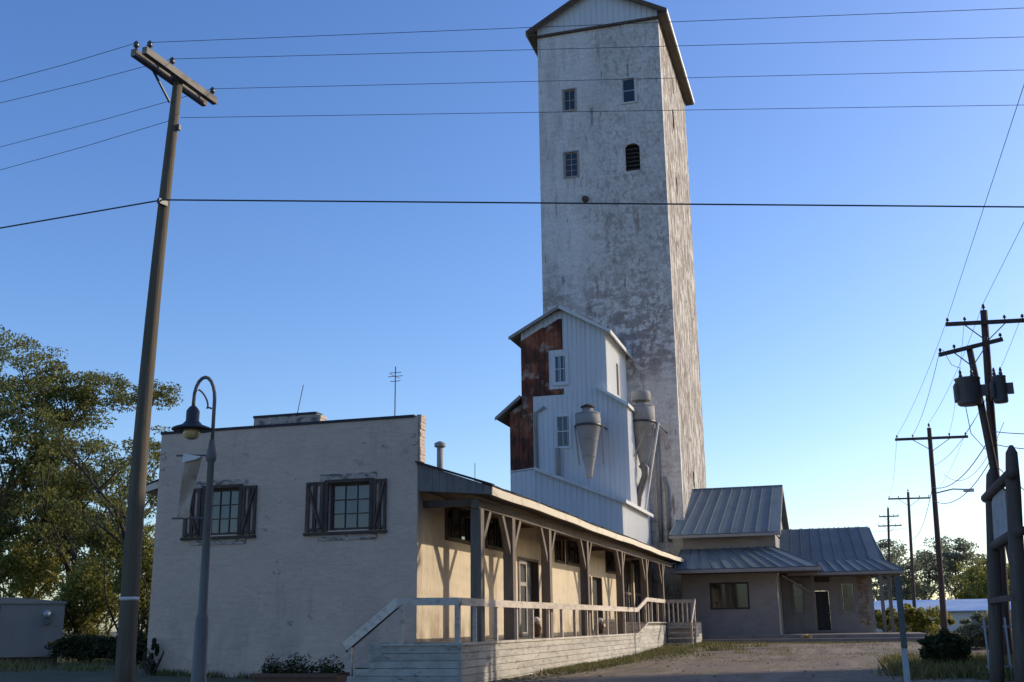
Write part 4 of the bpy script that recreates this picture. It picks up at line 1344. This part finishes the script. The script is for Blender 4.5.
def transformer(x, y, z, r, h, parent_label):
    t = thing('pole_transformer', (x, y, z), parent_label, 'transformer', 'pole transformers')
    MB().lathe((x, y, z), [(r*0.9, 0), (r, 0.05), (r, h*0.9), (r*1.06, h*0.92), (r*1.06, h*0.96), (r*0.5, h)], 14).build('tank', m_steelgrey, t, True)
    for dx in (-r*0.5, r*0.4):
        MB().lathe((x+dx, y, z+h), [(0.04, 0), (0.06, 0.05), (0.035, 0.12), (0.05, 0.16), (0.02, 0.25)], 8).build('bushing', m_porcelain, t, True)
    for k in range(5):
        MB().box(x-r-0.05, x-r+0.02, y-0.25+k*0.11, y-0.21+k*0.11, z+h*0.15, z+h*0.75).build('cooling_fin', m_steelgrey, t)
    MB().box(x+r-0.03, x+r+0.18, y-0.05, y+0.05, z+h*0.3, z+h*0.7).build('hanger', m_iron, t)


transformer(4.14, DYp-0.55, 7.9, 0.36, 0.86, 'large grey transformer can hung on the left leaning pole')
transformer(5.08, DYp-0.15, 7.98, 0.21, 0.86, 'slim grey transformer can between the crossing poles')
# wires of the side line
nearpole = [Vector((p.x-0.2, -6, p.z)) for p in d1p]
a0 = through(d1p[0], at(1024, 85, Z=d1p[0].z), 2.2)
wire([d1p[0], a0], 0.007, 'wire rising steeply from the tall right pole crossarm out of the picture')
tp = Vector((4.97, DYp+0.3, 11.27))
wire([tp, through(tp, at(1024, 222, Z=tp.z), 2.2)], 0.007, 'wire rising from the very top of the tall right pole')
wire(sagline(d1p[0], apt[0], 0.25), 0.007, 'wire from left crossarm end of tall right pole to the mid distance pole')
wire(sagline(tp, Vector((4.49, 55, 10.64)), 0.3), 0.007, 'wire joining the tops of the tall right pole and the mid distance pole')
wire(sagline(d1p[3], apt[3], 0.3), 0.007, 'wire from right crossarm end of tall right pole to the mid distance pole')
wire(sagline(d2p[0], apt[1], 0.3), 0.009, 'wire from the leaning pole crossarm to the mid distance pole')
wire(sagline((4.62, DYp, 6.9), (4.35, 55, 7.6), 0.5), 0.016, 'lower sagging cable between the near right poles and mid pole')
wire(sagline((4.62, DYp, 6.3), (4.3, 55, 7.0), 0.6), 0.014, 'lowest sagging cable between the near right poles and mid pole')
wire(sagline((4.7, DYp, 8.2), (4.42, 55, 8.6), 0.4), 0.009, 'uppermost of the sagging cables between the near right poles and mid pole')
wire(sagline((5.1, DYp, 7.4), (4.9, 55, 8.2), 0.9), 0.009, 'deeply sagging thin wire between the slim transformer and the mid pole')
wire(sagline(d1p[1], apt[2], 0.35), 0.006, 'inner crossarm wire between the tall right pole and mid pole')
wire(sagline(apt[0], bpt[0], 0.6), 0.007, 'wire from left crossarm end of the mid pole to the distant pole')
wire(sagline(apt[3], bpt[3], 0.6), 0.007, 'wire from right crossarm end of the mid pole to the distant pole')
wire(sagline((4.35, 55, 7.6), (5.2, 92, 7.8), 0.8), 0.014, 'lower cable from the mid pole to the distant pole')
for k, (py, z0, lab) in enumerate([(432, 7.1, 'upper'), (447, 6.7, 'middle'), (488, 6.0, 'lower')]):
    p = Vector((4.75, DYp-0.2, z0))
    q = at(1024, py, Y=31)
    wire(sagline(p, through(p, q, 2.0), 0.05), 0.013, lab+' service cable leaving the crossing poles to the right')
wire([Vector((3.55, DYp-0.5, 9.7)), Vector((3.75, DYp-0.5, 9.2)), Vector((4.0, DYp-0.55, 9.05))], 0.009, 'short jumper wire from the leaning crossarm to the large transformer')
wire([Vector((4.0, DYp-0.6, 7.85)), Vector((4.05, DYp-0.7, 7.0)), Vector((4.4, DYp-0.7, 6.5)), Vector((4.8, DYp-0.5, 6.8))], 0.012, 'looped cable hanging below the large transformer')
wire(sagline((5.0, 91.9, 8.6), (-3.0, 90, 8.5), 0.3), 0.012, 'faint distant wire crossing above the wing roof to the distant pole')

# ------------------------------------------------------------------ street lamp with banner
lx, ly = -7.66, 12.32
gl = gz(lx, ly)
lampp = thing('street_lamp', (lx, ly, gl), 'ornamental street lamp with hooked arm and bell shade before the grey wall', 'street lamp')
MB().lathe((lx, ly, 0), [(0.13, gl), (0.13, gl+0.12), (0.10, gl+0.2), (0.085, 1.68), (0.066, 1.74), (0.06, 1.78), (0.044, 3.62), (0.066, 3.66), (0.072, 3.72), (0.05, 3.82), (0.034, 3.92)], 14).build('post', m_iron, lampp, True)
# hooked arm in the plane that looks to the left
dv = Vector((-0.95, -0.30, 0)).normalized()
c0 = Vector((lx, ly, 0))
arc = [c0+Vector((0, 0, 3.86)), c0+Vector((0, 0, 4.2)), c0+Vector((0, 0, 4.45))]
rr2 = 0.135
for k in range(1, 10):
    t = math.pi*k/10
    arc.append(c0+dv*(rr2-rr2*math.cos(t))+Vector((0, 0, 4.45+0.30*math.sin(t))))
arc += [c0+dv*(2*rr2+0.0)+Vector((0, 0, 4.42)), c0+dv*(2*rr2)+Vector((0, 0, 4.35))]
MB().tube(arc, 0.024, 8).build('arm', m_iron, lampp, True)
scr = []
for k in range(17):
    t = k/16
    off = 0.03+0.26*t
    scr.append(c0+dv*(0.03+0.17*t+0.03*math.sin(t*9))+Vector((0, 0, 4.28+0.30*t+0.05*math.cos(t*8))))
MB().tube(scr, 0.012, 6).build('scroll', m_iron, lampp, True)
hc = c0+dv*(2*rr2)
MB().lathe(hc, [(0.255, 4.05), (0.26, 4.062), (0.24, 4.08), (0.13, 4.12), (0.085, 4.17), (0.085, 4.30), (0.06, 4.34), (0.03, 4.37)], 18).build('lamp_shade', m_ironblack, lampp, True)
MB().lathe(hc, [(0.04, 3.93), (0.085, 3.95), (0.11, 4.0), (0.11, 4.055)], 16).build('lamp_globe', m_globe, lampp, True)
bn = thing('banner', (lx-0.2, ly, 2.95), 'torn faded banner hanging from brackets on the street lamp', 'banner')
for z in (3.72, 2.92):
    MB().tube([c0+Vector((0, 0, z)), c0+dv*0.45+Vector((0, 0, z+0.0))], 0.012, 6).build('bracket', m_iron, bn)
bm = MB()
nn = 10
for i in range(nn+1):
    t = i/nn
    z = 3.71-t*0.78
    for j in range(5):
        s_ = j/4
        u = 0.32+0.08*t-(0.21-0.04*t)*s_*(1-0.15*math.sin(t*3.1))
        off = Vector((0.3, -0.95, 0))*(0.03*math.sin(t*5+s_*3))
        bm.v.append(c0+dv*u+off+Vector((0, 0, z-0.015*s_*math.sin(t*7))))
for i in range(nn):
    for j in range(4):
        a = i*5+j
        bm.f.append((a, a+1, a+6, a+5))
bm.build('cloth', m_cloth, bn, True)
fl = MB().add([c0+dv*0.33+Vector((0.0, -0.05, 3.74)), c0+dv*0.10+Vector((0, -0.05, 3.70)), c0+dv*0.17+Vector((0, -0.06, 3.66)), c0+dv*0.34+Vector((0, -0.06, 3.62))], [(0, 1, 2, 3)])
fl.build('torn_flap', m_clothw, bn)

# ------------------------------------------------------------------ planter
pl = thing('flower_planter', (-10.0, 19.6, gz(-10, 19.6)), 'long terracotta planter with fading white flowers in front of steps', 'planter')
MB().prism([(-10.85, 19.35, 0.70), (-9.15, 19.35, 0.70), (-9.25, 19.4, 0.2), (-10.75, 19.4, 0.2)], (0, 0.5, 0)).build('trough', m_terracotta, pl)
MB().box(-10.89, -9.11, 19.31, 19.36, 0.67, 0.74).build('rim', m_terracotta, pl)
MB().box(-10.89, -9.11, 19.84, 19.89, 0.67, 0.74).build('rim', m_terracotta, pl)


lm = MB()
fmn = MB()
for k in range(34):
    x = random.uniform(-10.8, -9.2)
    h = random.uniform(0.05, 0.28)
    leaves(lm, (x, 19.6+random.uniform(-0.15, 0.15), 0.74+h*0.55), (0.12, 0.12, h*0.75), 40, 0.04)
    if random.random() < 0.7:
        leaves(fmn, (x, 19.55+random.uniform(-0.15, 0.12), 0.80+h), (0.07, 0.07, 0.05), 14, 0.035)
struct(lm.build('foliage', m_leafd, pl), 'stuff')
struct(fmn.build('flowers', m_petal, pl), 'stuff')

# ------------------------------------------------------------------ left: cabinet, low fence
CBY = 33.5
cq = at(62, 640, Y=CBY)
cb = thing('metal_cabinet', (cq.x, CBY, 0.45), 'large pale metal cabinet with meter at the far left below trees', 'cabinet')
ox, oy = cq.x, CBY
MB().box(ox-4.2, ox, oy, oy+2.2, 0.72, 2.52).build('body', m_box, cb)
MB().prism([(ox-4.25, oy-0.06, 2.52), (ox+0.05, oy-0.06, 2.50), (ox+0.05, oy-0.06, 2.57), (ox-1.6, oy-0.06, 2.72), (ox-4.25, oy-0.06, 2.74)], (0, 2.3, 0)).build('lid', m_box, cb)
MB().box(ox-4.0, ox-0.1, oy+0.15, oy+2.0, 0.3, 0.72).build('plinth', m_darkwood, cb)
MB().box(ox-2.1, ox-2.07, oy-0.02, oy-0.001, 0.75, 2.45).build('door_seam', m_darkwood, cb)
MB().tube([(ox-0.55, oy, 2.15), (ox-0.55, oy-0.18, 2.15)], 0.13, 12).build('meter', m_galv, cb, True)
MB().box(ox-0.65, ox-0.45, oy-0.12, oy, 1.8, 2.0).build('meter_box', m_steelgrey, cb)
cb.rotation_euler = (0, 0, R(38))
# ------------------------------------------------------------------ log sign at the right
sg = thing('log_sign', (2.9, 21.6, 0.25), 'rustic log post sign with faded pale board at the right edge', 'sign')
for (x0, y0, xt, zt) in ((2.58, 23.2, 2.95, 4.42), (2.60, 20.0, 2.90, 4.40)):
    b0, t0 = Vector((x0, y0, 0.2)), Vector((xt, y0, zt))
    MB().tube([b0.lerp(t0, k/6) for k in range(6)]+[b0.lerp(t0, 0.97), t0], [0.135, 0.13, 0.125, 0.125, 0.12, 0.12, 0.095, 0.03], 12).build('log_post', m_logs, sg, True)
for z in (3.88, 2.92):
    MB().tube([(2.83, 23.55, z), (2.82, 19.65, z+0.03)], [0.095, 0.095], 10).build('log_rail', m_logs, sg, True)
MB().prism([(2.80, 20.9, 3.02), (2.80, 22.85, 3.02), (2.84, 22.85, 3.72), (2.84, 21.9, 3.98), (2.84, 20.9, 3.72)], (0.05, 0, 0)).build('sign_board', m_signboard, sg)
MB().beam((2.65, 23.3, 1.9), (2.66, 19.9, 1.9), 0.08, 0.10).build('log_rail', m_logs, sg)
ch = thing('channel_post', (0.78, 18, 0.2), 'galvanised perforated sign post with strip of dark plates', 'sign post')
MB().box(0.735, 0.825, 17.98, 18.0, 0.2, 1.15).build('lower_channel', m_galv, ch)
MB().box(0.74, 0.83, 17.965, 18.0, 1.152, 2.2).build('upper_channel', m_steelgrey, ch)
for k in range(11):
    MB().box(0.765, 0.805, 17.955, 17.963, 1.2+k*0.09, 1.2+k*0.09+0.032).build('reflector', m_iron, ch)

# picket fence beyond the sign
pf = thing('picket_fence', (4.6, 27.6, 0.3), 'thin grey picket fence behind the log sign', 'fence')
pk = None
for k in range(24):
    x = 2.9+k*0.15
    y = 27.0+k*0.05
    if pk is None:
        pk = MB().box(x-0.02, x+0.02, y-0.012, y+0.012, 0.3, 1.6).build('picket', m_galv, pf)
    else:
        share(pk, 'picket', (x, y, 0.3), pf)
for z in (0.55, 1.4):
    MB().beam((2.85, 27.03, z), (6.4, 28.2, z), 0.03, 0.05).build('rail', m_galv, pf)

# ------------------------------------------------------------------ far shed and shrubs
shd = thing('long_far_shed', (12, 112, 0.4), 'long pale shed with light blue roof far behind the utility poles', 'shed')
MB().box(0.5, 34, 110, 122, 0.3, 2.45).build('wall', m_shedwall, shd)
roofS = MB().prism([(0.0, 109.5, 2.4), (0.0, 116, 3.5), (0.0, 122.5, 2.4), (0, 122.5, 2.3), (0, 109.5, 2.3)], (34.5, 0, 0)).build('roof', m_shedroof, shd)
for k in range(11):
    MB().box(2+k*2.9, 2.9+k*2.9, 109.96, 110.0, 0.9, 1.9).build('window', m_box, shd)


def limb(mb, p, d, length, r, depth, tips, spread=0.6, up=0.25):
    pts = [Vector(p)]
    rad = [r]
    d = Vector(d).normalized()
    n = 4
    for k in range(n):
        d = (d+Vector((random.gauss(0, 0.14), random.gauss(0, 0.14), random.gauss(0, 0.08)+up*0.12))).normalized()
        pts.append(pts[-1]+d*length/n)
        rad.append(r*(1-0.45*(k+1)/n))
    mb.tube(pts, rad, 6 if r > 0.08 else 4, cap=False)
    tips.append((pts[-1], d))
    if depth > 0:
        for k in range(3 if depth > 1 else 2):
            a = random.uniform(0, 6.28)
            side = Matrix.Rotation(a, 3, d) @ d.orthogonal().normalized()
            nd = (d+side*spread*random.uniform(0.7, 1.3)+Vector((0, 0, up*0.4))).normalized()
            st = pts[random.choice((2, 3, 4))]
            limb(mb, st, nd, length*random.uniform(0.6, 0.82), r*0.52, depth-1, tips, spread, up)


def tree(name, foot, h, r, n_leaf, leafm, label, crown=None, size=0.13, depth=3, trunk_frac=0.32, group='trees', lean=(0, 0), clump=0.75, tr=0.2):
    foot = Vector(foot)
    t = thing(name, foot, label, 'tree', group)
    tips = []
    mb = MB()
    d0 = Vector((lean[0], lean[1], 1))
    limb(mb, foot-Vector((0, 0, 0.2)), d0, h*trunk_frac, tr, 0, tips, 0.2)
    top = tips[0][0]
    tips = []
    for k in range(5):
        a = 6.28*k/5+random.uniform(-0.4, 0.4)
        limb(mb, top-Vector((0, 0, random.uniform(0, h*0.08))), (math.cos(a)*0.75+lean[0], math.sin(a)*0.75+lean[1], random.uniform(0.6, 1.3)), h*0.28, tr*0.55, depth-1, tips)
    limb(mb, top, (lean[0], lean[1], 1), h*0.36, tr*0.7, depth, tips)
    mb.build('trunk', m_bark, t, True)
    cs = [p for p, _ in tips if p.z > foot.z+h*0.2]
    if crown:
        for (c, rad, n) in crown:
            for _ in range(n):
                v = Vector((random.gauss(0, 1), random.gauss(0, 1), random.gauss(0, 1))).normalized()*random.uniform(0.45, 1)
                cs.append(Vector(c)+Vector((v.x*rad[0], v.y*rad[1], v.z*rad[2])))
    lf = MB()
    per = max(6, n_leaf//max(1, len(cs)))
    for c in cs:
        k = clump*random.uniform(0.6, 1.25)
        leaves(lf, c, (k*1.2, k*1.2, k*0.55), per, size)
    lf.build('crown', leafm, t)
    return t


# trees left of the freight house
def P(px, py, Y):
    return at(px, py, Y=Y)


def base_at(px, Y):
    p = at(px, 640, Y=Y)
    return (p.x, Y, gz(p.x, Y))


TG = 'trees left of the freight house'
tree('locust_tree', base_at(10, 39), 12.4, 6, 27000, m_leaf, 'tallest dark green tree at the left edge of the picture',
     [(P(12, 372, 39), (2.6, 2.2, 1.7), 50), (P(30, 440, 39), (2.4, 2.2, 2.0), 45), (P(5, 520, 39), (3, 2.2, 2.2), 40)], size=0.085, tr=0.24, group=TG, clump=0.6)
tree('locust_tree', base_at(78, 40), 9.6, 5, 19000, m_leaf, 'green tree between the tall left tree and the leaning pole',
     [(P(66, 405, 40), (1.4, 1.8, 1.1), 24), (P(100, 390, 40), (1.3, 1.6, 1.0), 24), (P(75, 480, 40), (2.2, 2, 1.7), 34)], size=0.08, tr=0.19, group=TG, clump=0.5)
tree('locust_tree', base_at(122, 37), 9.2, 4, 9000, m_leaf, 'open tree with bare dark limbs just right of the leaning pole',
     [(P(164, 395, 37), (0.75, 1.0, 0.55), 18), (P(130, 395, 37), (0.9, 1.0, 0.6), 12), (P(150, 440, 37), (0.9, 1.0, 0.5), 8), (P(135, 480, 37), (0.9, 1.0, 0.6), 9)],
     size=0.07, tr=0.16, clump=0.36, lean=(0.06, 0), group=TG)
tree('locust_tree', base_at(48, 43), 9.6, 5, 20000, m_leafy, 'yellowish tree low behind the pale metal cabinet',
     [(P(45, 510, 43), (2.6, 2.2, 1.9), 40), (P(100, 510, 43), (2.2, 2.2, 1.9), 30)], size=0.085, tr=0.16, group=TG, clump=0.6)
tree('locust_tree', base_at(-50, 42), 13, 6, 12000, m_leaf, 'green tree mostly outside the left edge of the picture', None, size=0.1, tr=0.24, group=TG)


def shrub(px, py, Y, rad, n, mat, label, size=0.11, name='shrub'):
    c = P(px, py, Y)
    g_ = gz(c.x, Y)
    t = thing(name, (c.x, Y, g_), label, 'shrub', 'shrubs')
    mb = MB()
    tips = []
    for k in range(5):
        a = random.uniform(0, 6.28)
        limb(mb, (c.x, Y, g_-0.1), (math.cos(a)*0.5, math.sin(a)*0.5, 1), max(0.5, (c.z-g_)*0.9), 0.05, 1, tips)
    mb.build('stems', m_bark, t)
    lf = MB()
    for _ in range(max(10, n//70)):
        v = Vector((random.gauss(0, 1), random.gauss(0, 1), random.gauss(0, 1))).normalized()*random.uniform(0.4, 1)
        p = c+Vector((v.x*rad[0], v.y*rad[1], v.z*rad[2]))
        p.z = max(p.z, g_+0.2)
        kk = random.uniform(0.13, 0.34)
        leaves(lf, p, (rad[0]*kk, rad[1]*kk, rad[2]*kk), 70, size*random.uniform(0.8, 1.2))
    lf.build('foliage', mat, t)
    return t


shrub(25, 570, 38, (2.0, 1.3, 1.3), 9000, m_leafy, 'yellow green bush rising behind the pale cabinet', size=0.075)
shrub(86, 600, 36, (1.3, 1.1, 1.6), 12000, m_leafy, 'yellow green bush between cabinet and leaning pole', size=0.07)
shrub(108, 555, 38, (1.4, 1.3, 1.5), 7000, m_leaf, 'dark bush behind the leaning pole', size=0.075)
shrub(141, 585, 35.5, (0.9, 0.9, 2.2), 12000, m_leafy, 'tall yellow green bush against the left corner of the freight house', size=0.07)
shrub(88, 648, 33, (1.6, 0.8, 0.4), 6000, m_leafd, 'low dark undergrowth beside the pale cabinet', size=0.065)
shrub(138, 652, 33, (1.0, 0.8, 0.45), 4000, m_leafd, 'low dark undergrowth at the foot of the freight house corner', size=0.065)
shrub(152, 655, 25.3, (0.22, 0.12, 0.5), 900, m_leafd, 'small dark vine at the lower left corner of the grey front', size=0.05, name='wall_vine')
# right hand shrubs
shrub(946, 649, 33, (0.66, 0.6, 0.5), 7000, m_leafd, 'round dark bush before the log sign', size=0.07, name='round_bush')
shrub(922, 622, 72, (1.7, 1.5, 1.3), 3000, m_leafy, 'bright yellow green bush beyond the round dark bush', size=0.14)
shrub(985, 632, 48, (1.4, 1.4, 0.7), 2500, m_leafhaze, 'grey green bush behind the picket fence', size=0.12)
shrub(885, 618, 80, (0.9, 1.0, 0.8), 1500, m_leafy, 'small yellow green bush seen past the wing porch posts', size=0.14)
far_trees = [(882, 540, 165, 13.0, m_leafhaze, 'grey green tree far behind the blue wing roof'),
             (905, 548, 150, 11.5, m_leafhaze, 'far tree left of the thin distant pole'),
             (935, 540, 160, 13.5, m_leafhaze, 'far tree behind the mid distance pole'),
             (962, 545, 150, 12.0, m_leafhaze, 'far rounded tree right of the mid distance pole'),
             (985, 565, 140, 8.5, m_leafy, 'yellowish low far tree next to the log sign'),
             (1010, 560, 135, 9.0, m_leafy, 'yellowish far tree behind the log sign'),
             (1045, 555, 150, 11, m_leafhaze, 'far tree beyond the right edge of the picture')]
for px, py, Y, h, mt, lab in far_trees:
    tree('far_tree', base_at(px, Y), h*0.78, 4, 5600, mt, lab, [(P(px, py+20, Y), (3.2, 3, 3.0), 24)], size=0.2, depth=2, group='far trees', clump=1.2, tr=0.3)

tl = MB()
for k in range(150):
    x = -25+k*0.62
    y = 172+random.uniform(-4, 4)
    leaves(tl, (x, y, 3.0+random.uniform(-0.8, 1.2)), (1.2, 1.2, 2.6), 70, 0.3)
struct(tl.build('tree_line', m_leafhaze, origin=(10, 172, 0.5)), 'stuff')

# ------------------------------------------------------------------ building across the side street that shades the foreground
nb_ = thing('brick_warehouse', (16, 24, 0.2), 'tall plain brick warehouse standing outside the picture on the right', 'building')
wh_ = []
for k in range(6):
    for j in range(3):
        wh_.append((9+k*4.7, 10.4+k*4.7, 1.8+j*4.0, 4.0+j*4.0))
wall(MB(), 'Y', 9.0, 6.0, 38.7, 0.0, 13.6, wh_, 0.4).build('street_wall', m_redbrick, nb_)
MB().box(9.402, 24, 38.3, 38.7, 0, 13.6).build('end_wall', m_redbrick, nb_)
MB().box(9.402, 24, 6.0, 6.4, 0, 13.6).build('end_wall', m_redbrick, nb_)
MB().box(23.6, 24, 6.42, 38.28, 0, 13.6).build('rear_wall', m_redbrick, nb_)
MB().box(9.402, 23.58, 6.42, 38.28, 13.2, 13.5).build('flat_roof', m_shingle, nb_)
for h in wh_:
    window(nb_, 'Y', 9.0, *h, 1, cols=2, rows=2, frame=m_white, depth=0.12)

# ------------------------------------------------------------------ grass and litter
def grass(name, spots, label_unused=None, mat=None):
    mb = MB()
    for (x, y, n, sp, h) in spots:
        for _ in range(n):
            px = x+random.gauss(0, sp)
            py = y+random.gauss(0, sp)
            z = gz(px, py)
            a = random.uniform(0, 6.28)
            hh = h*random.uniform(0.4, 1.3)
            w = 0.012+hh*0.03
            dx, dy = math.cos(a)*w, math.sin(a)*w
            lx_, ly_ = random.gauss(0, hh*0.4), random.gauss(0, hh*0.4)
            mb.add([(px-dx, py-dy, z), (px+dx, py+dy, z), (px+lx_, py+ly_, z+hh)], [(0, 1, 2)])
    return struct(mb.build(name, mat or m_grass, origin=(0, 0, 0)), 'stuff')


sp = []
for _ in range(260):
    y = random.uniform(30, 56.5)
    w = 0.25+1.5*smooth(38, 50, y)
    sp.append((DX+0.35+abs(random.gauss(0, w)), y, 55, 0.22, 0.13))
for _ in range(120):
    sp.append((random.uniform(-7.5, 3.5), 55.6+random.gauss(0, 0.35)-random.random()*0.8, 40, 0.25, 0.07))
for _ in range(110):
    sp.append((random.uniform(-6.5, 4.5), random.uniform(38, 56), 45, 0.45, 0.05))
for _ in range(160):
    sp.append((random.uniform(1.2, 5.2), random.uniform(26, 40), 60, 0.3, 0.28))
for _ in range(60):
    sp.append((random.uniform(2.0, 12), random.uniform(58, 85), 60, 0.5, 0.35))
grass('grass', sp)
sp = []
for _ in range(150):
    sp.append((random.uniform(-40, -17.8), random.uniform(27, 40), 50, 0.4, 0.22))
for _ in range(25):
    sp.append((random.uniform(-17.3, -11.5), 25.35, 30, 0.12, 0.16))
grass('weeds', sp, mat=m_grass)
rk = MB()
for _ in range(420):
    x = DX+0.15+abs(random.gauss(0, 0.5)) if random.random() < 0.55 else random.uniform(-7.5, 4)
    y = random.uniform(25, 56)
    z = gz(x, y)
    s_ = random.uniform(0.02, 0.07) if x > DX+0.9 else random.uniform(0.03, 0.10)
    n_ = 6
    a0 = random.uniform(0, 6.28)
    lo_ = [(x+math.cos(a0+k*1.047)*s_*random.uniform(0.7, 1.2), y+math.sin(a0+k*1.047)*s_*random.uniform(0.7, 1.2), z-0.01) for k in range(n_)]
    hi_ = [(x+(p[0]-x)*0.62, y+(p[1]-y)*0.62, z+s_*random.uniform(0.35, 0.6)) for p in lo_]
    rk.add(lo_+hi_, [(k, (k+1) % 6, (k+1) % 6+6, k+6) for k in range(6)]+[(6, 7, 8, 9, 10, 11)])
struct(rk.build('gravel_stones', m_gravel, origin=(0, 0, 0)), 'stuff')

lt = MB()
for _ in range(1600):
    if random.random() < 0.5:
        x = DX+0.1+abs(random.gauss(0, 0.9))
        y = random.uniform(24, 56)
    else:
        x, y = random.uniform(-7, 5), random.uniform(28, 57)
    z = gz(x, y)+0.03
    a = random.uniform(0, 6.28)
    q = random.uniform(0.03, 0.07)
    c_, s_ = math.cos(a)*q, math.sin(a)*q
    lt.add([(x-c_, y-s_, z), (x+s_*0.5, y-c_*0.5, z+0.01), (x+c_, y+s_, z+0.02), (x-s_*0.5, y+c_*0.5, z+0.015)], [(0, 1, 2, 3)])
struct(lt.build('fallen_leaves', leafmat('dry_leaf', (0.16, 0.09, 0.04), (0.28, 0.18, 0.07), (0.4, 0.3, 0.14), 0.2), origin=(0, 0, 0)), 'stuff')
